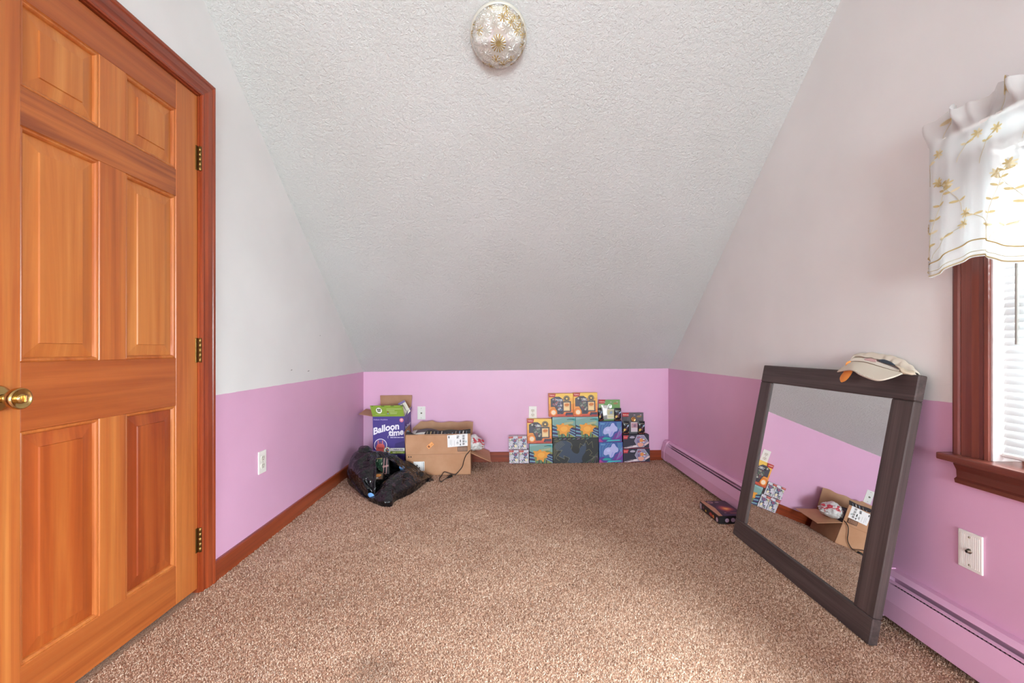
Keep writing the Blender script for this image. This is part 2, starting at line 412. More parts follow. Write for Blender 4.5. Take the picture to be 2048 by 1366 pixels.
struct(mb.build('wall_front'), 'wall behind the camera with an added window for fill light')
w2 = struct(empty('added_fill_window', (0.1, YF, FZ0), 0, False), 'wide window added for fill light in the wall opposite the knee wall')  # unseen window, added only to bring in fill light
mb = MB()
for a, b, c, d in ((FX0 - 0.09, FX0, FZ0 - 0.09, FZ1 + 0.09), (FX1, FX1 + 0.09, FZ0 - 0.09, FZ1 + 0.09), (FX0, FX1, FZ1, FZ1 + 0.09), (FX0, FX1, FZ0 - 0.09, FZ0), (0.08, 0.12, FZ0, FZ1)):
    mb.box(a - 0.1, b - 0.1, -0.05, 0.02, c - FZ0, d - FZ0, M['win_v'])
mb.build('window_frame', w2)
mb = MB(); mb.box(FX0 - 0.1, FX1 - 0.1, -0.045, -0.04, 0, FZ1 - FZ0, M['pane']); mb.build('pane', w2)

def board_profile(mb, pts, a, b, mat):                # extrude a closed section between two frames a(p), b(p)
    n = len(pts); A = [a(p) for p in pts]; B = [b(p) for p in pts]
    mb.mesh(A + B, [tuple(range(n))[::-1], tuple(range(n, 2 * n))] + [(i, (i + 1) % n, n + (i + 1) % n, n + i) for i in range(n)], mat)
BSEC = [(0, 0), (0.014, 0), (0.014, 0.082), (0.011, 0.088), (0, 0.088)]
BH = 0.018                                            # carpet hides the rest
mb = MB(); board_profile(mb, BSEC, lambda p: (XL + p[0], 1.888, F(XL) + p[1]), lambda p: (XL + p[0], YB, F(XL) + p[1]), M['trim_y'])
struct(weld(mb.build('baseboard_left')), 'red-brown stained baseboard along the left wall')
mb = MB(); board_profile(mb, BSEC, lambda p: (XL + 0.014, YB - p[0], F(XL) + p[1]), lambda p: (XR, YB - p[0], F(XR) + p[1]), M['trim_x'])
struct(weld(mb.build('baseboard_back')), 'red-brown stained baseboard along the knee wall')
mb = MB(); board_profile(mb, BSEC, lambda p: (XL + p[0], YF, F(XL) + p[1]), lambda p: (XL + p[0], 0.965, F(XL) + p[1]), M['trim_y'])
struct(weld(mb.build('baseboard_left_rear')), 'red-brown stained baseboard on the near side of the door')

# ------------------------------------------------------------------ carpet pile
def carpet_pile():
    pts = []
    for y0, y1, dens in ((0.75, 1.6, 52000), (1.6, 2.4, 40000), (2.4, 3.85, 26000)):
        n = int((XR - XL - 0.02) * (y1 - y0) * dens)
        pts.append(np.column_stack([rng.uniform(XL + 0.005, XR - 0.01, n), rng.uniform(y0, y1, n), np.full(n, 1.0)]))
    p = np.vstack(pts); p = p[np.abs(p[:, 0]) < p[:, 1] * 1.45]
    n = len(p); x, y = p[:, 0], p[:, 1]; z = TILT * x - 0.001
    far = np.clip((y - 1.2) / 2.5, 0, 1)
    w = rng.uniform(0.0019, 0.0032, n) * (1 + 0.7 * far); L = rng.uniform(0.004, 0.009, n) * (1 + 0.25 * far)
    th = rng.uniform(0, 2 * np.pi, n); lean = rng.uniform(0.25, 1.0, n); az = rng.uniform(0, 2 * np.pi, n)
    tip = np.column_stack([x + np.cos(az) * np.sin(lean) * L, y + np.sin(az) * np.sin(lean) * L, z + np.cos(lean) * L])
    V = np.empty((n, 4, 3))
    for k in range(3):
        a = th + k * 2.0944
        V[:, k] = np.column_stack([x + np.cos(a) * w, y + np.sin(a) * w, z])
    V[:, 3] = tip
    me = bpy.data.meshes.new('carpet_pile'); me.vertices.add(4 * n); me.vertices.foreach_set('co', V.ravel())
    base = np.arange(n)[:, None] * 4
    tri = np.concatenate([base + np.array([0, 1, 3]), base + np.array([1, 2, 3]), base + np.array([2, 0, 3])], axis=1).reshape(-1)
    me.loops.add(9 * n); me.loops.foreach_set('vertex_index', tri.astype(np.int32))
    me.polygons.add(3 * n); me.polygons.foreach_set('loop_start', np.arange(3 * n, dtype=np.int32) * 3)
    me.update(calc_edges=True)
    pal = np.array([lin(h) for h in ('#e6c5ae', '#d9b39b', '#cda187', '#b78b73', '#906b57', '#eed3c0')])
    ci = rng.choice(6, n, p=[0.27, 0.26, 0.2, 0.12, 0.06, 0.09]); c = pal[ci]
    # a few old stains in the carpet itself
    for sx, sy, r, d in ((-0.42, 1.36, 0.07, 0.62), (-0.03, 2.97, 0.13, 0.8), (0.12, 2.93, 0.09, 0.82), (0.75, 2.9, 0.3, 0.9), (-0.75, 1.75, 0.13, 0.85), (0.15, 1.62, 0.2, 0.92)):
        f = np.exp(-(((x - sx) / r) ** 2 + ((y - sy) / r) ** 2)); c[:, :3] *= (1 - (1 - d) * f)[:, None]
    at = me.color_attributes.new('fleck', 'FLOAT_COLOR', 'POINT')
    C4 = np.repeat(c, 4, axis=0); C4[:, 3] = 1
    at.data.foreach_set('color', C4.astype(np.float32).ravel())
    me.materials.append(M['pile'])
    o = bpy.data.objects.new('carpet_pile', me); COL.objects.link(o); o.parent = floor
    o['kind'] = 'stuff'; o['label'] = 'short flecked beige carpet pile'
carpet_pile()

# ------------------------------------------------------------------ door
XD = XL - 0.006                                       # face of the door
def build_door():
    root = struct(empty('door_1', (XD, (DY0 + DY1) / 2, F(XL)), 0, False), 'honey-coloured six-panel pine door with a brass knob')
    oy, oz = root.location.y, root.location.z
    T = 0.036
    y0, y1 = 1.041, 1.811; zt = 2.030
    ya, yb, yc, yd = 1.155, 1.379, 1.474, 1.696
    Z = [0.004, 0.153, 0.772, 0.955, 1.579, 1.683, 1.914, zt]
    def plank(n, a, b, c, d, mat, t=0.0):
        mb = MB(); mb.bbox(-T, t, a - oy, b - oy, c - oz, d - oz, mat, 0.0012); mb.build(n, root)
    plank('stile', y0, ya, Z[0], Z[7], M['door_v']); plank('stile', yd, y1, Z[0], Z[7], M['door_v'])
    for c, d in ((Z[0], Z[1]), (Z[2], Z[3]), (Z[4], Z[5]), (Z[6], Z[7])): plank('rail', ya, yd, c, d, M['door_f'] if c == Z[4] else M['door_h'], -0.0004)
    for c, d in ((Z[1], Z[2]), (Z[3], Z[4]), (Z[5], Z[6])):
        plank('mullion', yb, yc, c, d, M['door_v'], -0.0002)
        for a, b in ((ya, yb), (yc, yd)):
            def ring(i, x): return [(x, a + i - oy, c + i - oz), (x, b - i - oy, c + i - oz), (x, b - i - oy, d - i - oz), (x, a + i - oy, d - i - oz)]
            mb = MB(); rows = [ring(0.012, -0.013), ring(0.05, -0.0075), ring(0.0515, -0.0035)]; pm = M['panel'] if c > 0.5 else (M['panel_r'] if a == ya else M['panel_d'])
            mb.grid(rows, pm, False, True); mb.face(ring(0.0515, -0.0035), pm)
            mb.face(ring(0.0, -T + 0.006)[::-1], M['panel'])
            pn = mb.build('panel', root)
            mb = MB(); prof = [(0, -0.001), (0.0015, -0.004), (0.004, -0.0025), (0.008, -0.0035), (0.011, -0.007), (0.013, -0.0135)]
            mb.grid([ring(i, x) for i, x in prof], M['door_v'], False, True); mb.build('panel_molding', pn)
    for zc in (1.775, 0.985, 0.203):                  # hinges
        mb = MB(); mb.bbox(-0.002, 0.0025, 1.800 - oy, 1.814 - oy, zc - 0.05 - oz, zc + 0.05 - oz, M['oldbrass'], 0.0006)
        h = mb.build('hinge', root)
        for k in range(5):
            mb = MB(); a = zc - 0.05 + k * 0.02 - oz
            mb.lathe([(0.0056, 0), (0.0062, 0.0005), (0.0062, 0.0192), (0.0056, 0.0197)], M['oldbrass'], 12, Matrix.Translation((0.009, 1.8155 - oy, a))); mb.build('hinge_knuckle', h)
    R = Matrix.Translation((0, 1.1 - oy, 0.866 - oz)) @ Matrix.Rotation(math.pi / 2, 4, 'Y')
    kb = MB(); kb.lathe([(0.0, 0.0), (0.033, 0.0), (0.033, 0.004), (0.030, 0.009), (0.018, 0.013), (0.011, 0.016)], M['knob'], 32, R, capped=False)
    rose = kb.build('knob_rose', root)
    kb = MB(); kb.lathe([(0.010, 0.013), (0.0105, 0.024), (0.013, 0.030), (0.0205, 0.038), (0.0265, 0.050), (0.0275, 0.058), (0.0265, 0.064), (0.024, 0.066), (0.0225, 0.0635), (0.012, 0.0625), (0.011, 0.0625)], M['knob'], 36, R, capped=False)
    kn = kb.build('door_knob', root)
    kb = MB(); kb.lathe([(0.0125, 0.0615), (0.012, 0.0655), (0.0095, 0.068), (0.006, 0.0685), (0.0, 0.0685)], M['knob'], 24, R, capped=False)
    kb.bbox(-0.0085, 0.0085, -0.0022, 0.0022, 0.067, 0.078, M['knob'], 0.0015, R)
    kb.build('thumb_turn', kn)
build_door()

# casing section: (distance from inner edge, stand-off from the wall)
CSEC = [(0, 0), (0, 0.009), (0.006, 0.012), (0.010, 0.009), (0.018, 0.010), (0.030, 0.0155), (0.052, 0.017), (0.056, 0.0145), (0.060, 0.018), (0.068, 0.0195), (0.072, 0.018), (0.072, 0)]
def casing(root, y0, y1, zb, z1, xw, sgn, sec, mv, mh, bottom=False):
    """Mitred casing round an opening; sgn points into the room."""
    ox, oy, oz = root.location
    for nm, f in (('casing_side', 0), ('casing_side', 1), ('casing_head', 2)):
        mb = MB()
        if f == 0: board_profile(mb, sec, lambda p: (xw + sgn * p[1] - ox, y1 + p[0] - oy, zb - oz), lambda p: (xw + sgn * p[1] - ox, y1 + p[0] - oy, z1 + p[0] - oz), mv)
        if f == 1: board_profile(mb, sec, lambda p: (xw + sgn * p[1] - ox, y0 - p[0] - oy, zb - oz), lambda p: (xw + sgn * p[1] - ox, y0 - p[0] - oy, z1 + p[0] - oz), mv)
        if f == 2: board_profile(mb, sec, lambda p: (xw + sgn * p[1] - ox, y0 - p[0] - oy, z1 + p[0] - oz), lambda p: (xw + sgn * p[1] - ox, y1 + p[0] - oy, z1 + p[0] - oz), mh)
        weld(mb.build(nm, root))
tr = struct(empty('trim_1', (XL, (DY0 + DY1) / 2, F(XL)), 0, False), 'red-brown stained wooden door casing')
casing(tr, DY0 + 0.001, DY1 + 0.001, F(XL) + 0.002, DZ1 + 0.001, XL, 1, CSEC, M['trim_v'], M['trim_y'])
mb = MB(); ox, oy, oz = tr.location
for a, b in ((DY0 - 0.012, DY0 + 0.004), (DY1 - 0.003, DY1 + 0.012)): mb.box(-0.11, 0.001, a - oy, b - oy, 0, DZ1 - oz, M['trim_v'])
mb.box(-0.11, 0.001, DY0 - oy, DY1 - oy, DZ1 - 0.004 - oz, DZ1 + 0.01 - oz, M['trim_y']); mb.box(-0.11, -0.1, DY0 - oy, DY1 - oy, 0, DZ1 - oz, M['trim_v'])
mb.build('door_jamb', tr)

# ------------------------------------------------------------------ window with blind and valance
w1 = struct(empty('window_1', (XR, (WY0 + WY1) / 2, WZ0), 0, False), 'window in red-brown trim with a deep sill in the right wall')
ox, oy, oz = w1.location
WSEC = [(a * 1.3, s) for a, s in CSEC]
casing(w1, WY0, WY1 - 0.002, 0.664, WZ1, XR, -1, WSEC, M['win_v'], M['win_y'])
mb = MB(); mb.bbox(-0.046, 0.12, WY0 - 0.125 - oy, WY1 + 0.118 - oy, 0.642 - oz, 0.664 - oz, M['win_y'], 0.005, seg=2); mb.build('window_sill', w1)
mb = MB(); ASEC = [(0, 0), (0.018, 0), (0.020, 0.012), (0.014, 0.018), (0.015, 0.040), (0.022, 0.058), (0.022, 0.066), (0, 0.066)]
board_profile(mb, ASEC, lambda p: (-p[0], WY0 - 0.095 - oy, 0.576 + p[1] - oz), lambda p: (-p[0], WY1 + 0.078 + 0.35 * p[0] - oy, 0.576 + p[1] - oz), M['win_y'])
weld(mb.build('window_apron', w1))
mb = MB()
for a, b in ((WY0 - 0.004, WY0 + 0.004), (WY1 - 0.006, WY1 + 0.004)): mb.box(0.001, 0.15, a - oy, b - oy, 0.664 - oz, WZ1 - oz, flat('#d6c6c4', 0.45))  # side jambs pale: glare on the wood put into the colour
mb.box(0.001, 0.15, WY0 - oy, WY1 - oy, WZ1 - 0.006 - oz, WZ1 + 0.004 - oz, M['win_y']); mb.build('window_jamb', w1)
mb = MB()
for a, b, c, d in ((WY0, WY0 + 0.045, 0.664, WZ1), (WY1 - 0.05, WY1 - 0.005, 0.664, WZ1), (WY0, WY1, 0.664, 0.71), (WY0, WY1, WZ1 - 0.05, WZ1), (WY0, WY1, 1.11, 1.15), (0.345, 0.39, 0.664, WZ1)):
    mb.box(0.085, 0.115, a - oy, b - oy, c - oz, d - oz, flat('#e6e4e0', 0.4))
mb.build('window_sash', w1)
mb = MB(); mb.box(0.098, 0.102, WY0 + 0.01 - oy, WY1 - 0.01 - oy, 0.67 - oz, WZ1 - 0.01 - oz, M['pane']); mb.build('pane', w1)

XB = XR + 0.032
bl = tag(empty('window_blind', (XB, 0.83, 0.666), 0, False), 'white horizontal mini blind hanging closed in the window', 'blind')
ox, oy, oz = bl.location
BY0, BY1 = 0.385, WY1 - 0.010         # the far half; the added unseen near half stays open for light
ang = math.radians(68); slat_me = None; z = 0.702
while z < 1.56:
    if slat_me is None:
        mb = MB(); row = []
        for t in (-1, -0.5, 0, 0.5, 1):
            h = 0.0125 * t; bow = 0.0018 * (1 - t * t)
            row.append((math.cos(ang) * h - math.sin(ang) * bow, math.sin(ang) * h + math.cos(ang) * bow))
        mb.grid([[(a, y - oy, b) for a, b in row] for y in (BY0, BY1)], M['slat'], True)
        o = mb.build('slat', bl); slat_me = o.data
    else:
        o = bpy.data.objects.new('slat', slat_me); COL.objects.link(o); o.parent = bl
    o.location = (0, 0, z - oz); z += 0.022
mb = MB(); mb.bbox(-0.012, 0.012, BY0 - oy, BY1 - oy, 0.012, 0.024, flat('#e3e0da', 0.4), 0.003); mb.build('bottom_rail', bl)
mb = MB(); mb.bbox(-0.014, 0.014, BY0 - oy, BY1 - oy, 1.564 - oz, 1.592 - oz, flat('#e9e7e3', 0.4), 0.003); mb.build('head_rail', bl)
for y in (BY1 - 0.09, BY0 + 0.09, (BY0 + BY1) / 2):
    mb = MB()
    for dx in (-0.0125, 0.0125): mb.tube([(dx, y - oy, 0.02), (dx, y - oy, 1.57 - oz)], 0.0007, flat('#e9e7e3', 0.6), 5)
    mb.build('ladder_cord', bl)
wy = PX(2034, 600, XB - 0.022).y
mb = MB(); mb.tube([(-0.022, wy - oy, 1.56 - oz), (-0.022, wy - oy, PX(2034, 689, XB - 0.022).z - oz)], 0.0042, flat('#8f8a84', 0.25), 6); mb.build('tilt_wand', bl)

XV = XR - 0.078                                       # how far the valance hangs off the wall
VZ0 = 1.70
va = tag(empty('window_valance', (XR, (WY0 + WY1) / 2, 1.22), 0, False), 'sheer white ruffled valance embroidered with tan sprigs over the window', 'valance')
ox, oy, oz = va.location
VA, VB = WY1 + 0.132, WY0 - 0.132                     # far and near ends (at the wall)
def rod_xy(s):                                        # s metres along the rod from the far wall bracket
    r = 0.05; d = XR - XV; L1 = d - r; L2 = math.pi / 2 * r
    if s < L1: return XR - s, VA
    if s < L1 + L2: a = (s - L1) / r; return XV + r * (1 - math.sin(a)), VA - r * (1 - math.cos(a))
    return XV, VA - r - (s - L1 - L2)
SL = (XR - XV) + (VA - VB)
def vz_bottom(s): return 1.232 - 0.020 * math.cos((s - 0.105) / 0.235 * 2 * math.pi)
def vpoint(s, h):
    """Point on the cloth: s along, h 0 (hem) .. 1 (rod) .. 1.13 (ruffle top)."""
    x, y = rod_xy(min(max(s, 0), SL)); zb = vz_bottom(s); zr = 1.615
    z = zb + (zr - zb) * min(h, 1) + max(h - 1, 0) * 0.68
    fold = 0.010 * math.sin(s * 52 + 1.2 * math.sin(s * 17)) + 0.005 * math.sin(s * 117 + 2.0)
    k = 0.35 + 0.75 * (1 - min(h, 1))
    if h > 1: 
        k2 = min(1, (h - 1) / 0.10); fold = fold * (1 - k2) * 0.35 + k2 * (0.026 * math.sin(s * 66 + 2 * math.sin(s * 13)) + 0.007 * math.sin(s * 171)); k = 1
        z += k2 * (0.016 * math.sin(s * 47 + 0.8) + 0.006 * math.sin(s * 150))
    e = min(1, s / 0.04) if h <= 1 else min(1, s / 0.16)
    return Vector((x - fold * k * e - 0.006, y + 0.25 * fold * k, z))
mb = MB(); ss = np.linspace(0, SL, 330)
hs = list(np.linspace(0, 1, 26)) + [1.02, 1.045, 1.07, 1.09, 1.11, 1.13]
def vloc(s, h, off=0.0):
    p = vpoint(s, h)
    if off:
        t = vpoint(s + 0.002, h) - vpoint(s - 0.002, h); n = t.cross(Vector((0, 0, 1))).normalized()
        if n.x > 0 and s > 0.1: n = -n
        p = p + n * off
    return (p.x - ox, p.y - oy, p.z - oz)
mb.grid([[vloc(s, h) for s in ss] for h in hs], M['sheer'], True); mb.build('cloth', va)
def thread(name, h):
    m, nt, b = newmat(name); nt.nodes.remove(b); out = nt.nodes['Material Output']
    d = nd(nt, 'ShaderNodeBsdfDiffuse'); d.inputs[0].default_value = lin(h); tl = nd(nt, 'ShaderNodeBsdfTranslucent'); tl.inputs[0].default_value = lin(h)
    a = nd(nt, 'ShaderNodeMixShader'); nt.links.new(d.outputs[0], a.inputs[1]); nt.links.new(tl.outputs[0], a.inputs[2]); nt.links.new(a.outputs[0], out.inputs[0]); return m
cream = thread('cream_thread', '#ece6d6'); tan = thread('tan_thread', '#d2bd8e'); tan2 = thread('pale_tan_thread', '#ddcfae')
mb = MB()
mb.grid([[vloc(s, h, 0.0015) for s in ss] for h in (0.0, 0.02, 0.05, 0.10)], M['sheer'], True)
mb.build('lace_band', va)
for h, w, m_ in ((0.012, 0.0022, tan2), (0.045, 0.0012, cream), (0.105, 0.0018, tan)):
    mb = MB(); mb.tube([vloc(s, h + (0.03 * abs(math.sin((s - 0.1) / 0.235 * math.pi)) if h > 0.1 else 0), 0.002) for s in np.linspace(0.005, SL - 0.005, 300)], w, m_, 5); mb.build('hem_cord', va)
def embroider(leaves, stems):
    mb = MB()
    for a in stems: 
        pts = []
        for (s0, h0), (s1, h1) in zip(a, a[1:]):
            for t in np.linspace(0, 1, 6)[:-1]: pts.append((s0 + (s1 - s0) * t, h0 + (h1 - h0) * t))
        pts.append(a[-1]); mb.tube([vloc(s, h, 0.0025) for s, h in pts], 0.0007, tan2, 4)
    for s, h, an, L in leaves:
        pts = []
        for k in range(10):
            t = 2 * math.pi * k / 10; u = L / 2 * (1 + math.cos(t)); w = L * 0.19 * math.sin(t)
            du = u * math.cos(an) - w * math.sin(an); dv = u * math.sin(an) + w * math.cos(an)
            pts.append(vloc(s + du, h + dv / 0.385, 0.003))
        mb.face(pts, tan if random.random() < 0.6 else tan2)
    mb.build('embroidered_sprig', va)
def sprig(s, h, L, lean, pairs):
    st = [(s + lean * t * t * L, h + t * L / 0.385) for t in np.linspace(0, 1, 6)]; lv = []
    for i in range(1, pairs + 1):
        t = i / (pairs + 0.4); a, b = s + lean * t * t * L, h + t * L / 0.385
        lv += [(a, b, 0.3, 0.019), (a, b, math.pi - 0.3, 0.019)]
    a, b = st[-1]; lv += [(a, b, k * 0.9 + 0.3, 0.015) for k in range(7)]
    embroider(lv, [st])
s = 0.10; k = 0
while s < SL - 0.06:
    sprig(s, 0.14, 0.20, 0.28, 5); sprig(s + 0.004, 0.14, 0.09, -0.75, 2); sprig(s + 0.085, 0.40 - 0.1 * (k % 2), 0.12, -0.5, 3)
    sprig(s + 0.012, 0.14, 0.06, 1.3, 1); sprig(s - 0.03, 0.72, 0.08, 0.7, 1); sprig(s + 0.075, 0.80, 0.06, 0.9, 1); sprig(s + 0.03, 1.02, 0.03, 0.5, 1)
    s += 0.16; k += 1
mb = MB(); mb.tube([(rod_xy(t)[0] - ox + 0.002, rod_xy(t)[1] - oy, 1.628 - oz) for t in np.linspace(0, SL, 60)], 0.006, flat('#efeeea', 0.4), 8); mb.build('curtain_rod', va)

# ------------------------------------------------------------------ outlets and wall plates
def plate(name, loc, rz, label, kind, group=None):
    """A 70 x 115 mm plate; local -y faces the room."""
    root = tag(empty(name, loc, rz, False), label, 'outlet' if kind == 'outlet' else 'wall plate', group)
    mb = MB(); mb.bbox(-0.035, 0.035, -0.006, 0.0, -0.0575, 0.0575, M['plate'], 0.0025, seg=2); mb.build('cover_plate', root)
    if kind == 'outlet':
        for zc in (-0.0195, 0.0195):
            mb = MB(); pts = []
            for k in range(28):
                t = 2 * math.pi * k / 28; pts.append((0.0172 * math.cos(t), max(-0.0125, min(0.0125, 0.0168 * math.sin(t)))))
            front = [(a, -0.0085, zc + b) for a, b in pts]; back = [(a, -0.005, zc + b) for a, b in pts]
            mb.face(front[::-1], flat('#d8d1c6', 0.4)); mb.grid([back, front], flat('#d8d1c6', 0.4), False, True)
            rc = mb.build('receptacle', root)
            mb = MB(); 
            for a, hgt in ((-0.0065, 0.0085), (0.0065, 0.007)): mb.box(a - 0.0012, a + 0.0012, -0.0088, -0.0083, zc + 0.001, zc + 0.001 + hgt, M['dark'])
            mb.lathe([(0.0001, 0), (0.0026, 0)], M['dark'], 10, Matrix.Translation((0, -0.0088, zc - 0.0065)) @ Matrix.Rotation(math.pi / 2, 4, 'X'))
            mb.build('slot', rc)
        scr = [0.0]
    else:
        for k in range(-5, 6):
            mb = MB(); mb.bbox(k * 0.0052 - 0.0018, k * 0.0052 + 0.0018, -0.0066, -0.0055, -0.048, 0.048, M['plate'], 0.0004); mb.build('rib', root)
        mb = MB(); R = Matrix.Translation((0, -0.006, 0)) @ Matrix.Rotation(math.pi / 2, 4, 'X')
        mb.lathe([(0.0075, 0), (0.0075, 0.002), (0.0048, 0.0022), (0.0048, 0.010), (0.0035, 0.010)], flat('#8d8578', 0.3, 1.0), 14, R)
        mb.lathe([(0.0022, 0.0101), (0.0005, 0.0102)], M['dark'], 8, R); mb.build('coax_jack', root)
        scr = [0.042, -0.042]
    for zc in scr:
        mb = MB(); mb.lathe([(0.0032, 0), (0.0030, 0.0012), (0.001, 0.0016)], flat('#b0a894', 0.35, 0.6), 10, Matrix.Translation((0, -0.0066, zc)) @ Matrix.Rotation(math.pi / 2, 4, 'X')); mb.build('screw', root)
    return root
plate('wall_outlet', (XL, 2.272, 0.407), math.pi / 2, 'white double outlet on the left wall above the baseboard', 'outlet')
plate('wall_outlet', (0.213, YB, 0.430), 0, 'white double outlet on the knee wall above the card boxes', 'outlet')
plate('coax_plate', (-0.765, YB, 0.428), 0, 'white coax wall plate on the knee wall behind the brown carton', 'plate')
plate('coax_plate', (XR, 1.335, 0.376), -math.pi / 2, 'white ribbed coax wall plate on the right wall below the window', 'plate')

# ------------------------------------------------------------------ baseboard heater
def heater():
    root = tag(empty('baseboard_heater', (XR, 1.3, F(XR)), 0, False), 'long pink-painted baseboard heater along the right wall', 'heater')
    oy = 1.3
    def run(name, sec, y0, y1, mat, par=root):
        mb = MB(); board_profile(mb, sec, lambda p: (-p[0], y0 - oy, p[1]), lambda p: (-p[0], y1 - oy, p[1]), mat); return weld(mb.build(name, par))
    ends = [(3.785, 1.68), (1.60, -1.2)]
    for y1, y0 in ends:
        run('back_panel', [(0.0005, 0.012), (0.004, 0.012), (0.004, 0.174), (0.022, 0.174), (0.036, 0.163), (0.037, 0.165), (0.023, 0.178), (0.0005, 0.178)], y0, y1, M['pink'])
        run('front_panel', [(0.050, 0.143), (0.053, 0.144), (0.0665, 0.088), (0.0665, 0.026), (0.054, 0.022), (0.054, 0.025), (0.0635, 0.029), (0.0635, 0.087)], y0, y1, M['pink'])
        run('damper', [(0.042, 0.1545), (0.047, 0.1535), (0.047, 0.1515), (0.042, 0.1525)] if y1 > 2 else [(0.040, 0.152), (0.0515, 0.1490), (0.0515, 0.1475), (0.040, 0.1505)], y0, y1, M['pink'])
        mb = MB(); mb.tube([(-0.03, y0 - oy, 0.085), (-0.03, y1 - oy, 0.085)], 0.010, flat('#8a5a3a', 0.4, 1.0), 10)
        mb.build('heating_pipe', root)
        mb = MB(); n = int((y1 - y0) / 0.012)
        for i in range(n): mb.box(-0.052, -0.008, y0 + i * 0.012 - oy, y0 + i * 0.012 + 0.0006 - oy, 0.045, 0.122, flat('#3c3638', 0.5, 0.3))  # fins coloured dark to put shade into the heater slot
        o = mb.build('fin_stack', root); o['kind'] = 'stuff'
    cap = [(0.0005, 0.008), (0.054, 0.008), (0.0685, 0.024), (0.0685, 0.090), (0.053, 0.150), (0.047, 0.168), (0.028, 0.181), (0.0005, 0.181)]
    run('end_cap', cap, 3.782, 3.852, M['pink']); run('end_cap', cap, -1.28, -1.198, M['pink']); run('joint_cover', cap, 1.595, 1.685, M['pink'])
    for y in (3.76, 2.75, 0.6): 
        mb = MB(); mb.box(-0.045, -0.002, y - oy, y + 0.012 - oy, 0.0, 0.03, M['pink']); mb.build('foot_bracket', root)
heater()

# ------------------------------------------------------------------ ceiling light
def ceiling_light():
    d = Vector(((997 - VPX) / FPX, 1, (VPY - 70) / FPX)); t = (KNEE + YB * SLOPE - CH) / (d.z + SLOPE - TILT * d.x)
    c = Vector((0, 0, CH)) + d * t
    n = Vector((TILT, -SLOPE, -1)).normalized()
    root = tag(bpy.data.objects.new('ceiling_light', None), 'round pressed-glass flush light on the sloped ceiling', 'ceiling light'); COL.objects.link(root)
    root.location = c; root.rotation_mode = 'QUATERNION'; root.rotation_quaternion = n.to_track_quat('Z', 'Y')
    mb = MB(); mb.lathe([(0.0, 0.0), (0.112, 0.0), (0.112, 0.016), (0.106, 0.022), (0.0, 0.022)], flat('#cfc4ac', 0.35, 0.5), 48, capped=False); mb.build('brass_pan', root)
    mb = MB(); mb.lathe([(0.108, 0.003), (0.124, 0.004), (0.1255, 0.009), (0.1225, 0.016), (0.116, 0.018)], flat('#cbc6ba', 0.3, 0, 0.5, 0.3), 64, capped=False); mb.build('rim_ring', root)
    # dome with pressed star flowers
    stars = [(0.0, 0.0)]
    for ph, cnt in ((0.56, 9), (0.84, 14), (1.1, 18), (1.36, 22)):
        for k in range(cnt): stars.append((ph, 2 * math.pi * (k + (0.5 if int(ph * 10) % 2 else 0)) / cnt))
    sv = [Vector((math.sin(p) * math.cos(a), math.sin(p) * math.sin(a), math.cos(p))) for p, a in stars]
    rows = []; hgt = []; NR, NA = 120, 400; rs = random.Random(11); brass_glint = [True] + [rs.random() < 0.42 for _ in sv[1:]]
    for i in range(NR + 1):
        ph = math.pi / 2 * i / NR; row = []; hr = []
        for j in range(NA):
            a = 2 * math.pi * j / NA; v = Vector((math.sin(ph) * math.cos(a), math.sin(ph) * math.sin(a), math.cos(ph)))
            bi = max(range(len(sv)), key=lambda q: v.dot(sv[q])); w = sv[bi]; dd = math.acos(max(-1, min(1, v.dot(w))))
            R = 0.36 if bi == 0 else 0.19; npet = 16 if bi == 0 else 8
            t1 = w.cross(Vector((0.3, 0.2, 1)).normalized()).normalized(); t2 = w.cross(t1); ang = math.atan2(v.dot(t2), v.dot(t1))
            h = 0.0
            if dd < R: h = (1 - dd / R) * 0.25 + abs(math.cos(ang * npet / 2)) * min(1, dd / (R * 0.3)) * (1 - dd / R) * 1.0
            if i > NR - 5: h *= (NR - i) / 5
            hr.append(1.0 if brass_glint[bi] and dd < R * 0.92 and (abs(math.cos(ang * npet / 2)) > 0.45 + 0.45 * dd / R or dd < R * 0.22) else 0); r = 0.1175 * (1 + 0.055 * (h - 0.2))
            row.append((r * v.x, r * v.y, 0.022 + 0.092 * v.z * (1 + 0.055 * (h - 0.2))))
        rows.append(row); hgt.append(hr)
    mb = MB(); mb.grid(rows, M['dome'], False, True)
    am = mb.m(M['dome_brass_glint'])
    for q in range(len(mb.f)):
        i, j = divmod(q, NA)
        if hgt[i][j] > 0.30: mb.mi[q] = am
    mb.build('glass_dome', root)
    for sx in (-1, 1):
        R = Matrix.Translation((sx * 0.012, 0, 0.045)) @ Matrix.Rotation(sx * math.pi / 2, 4, 'Y')
        mb = MB(); mb.lathe([(0.0, 0.0), (0.014, 0.0), (0.014, 0.022), (0.016, 0.032), (0.028, 0.055), (0.030, 0.068), (0.024, 0.084), (0.012, 0.093), (0.0, 0.095)], flat('#f2f0ea', 0.3), 20, Matrix.Translation((0, 0, 0)) @ R, capped=False); mb.build('light_bulb', root)
ceiling_light()

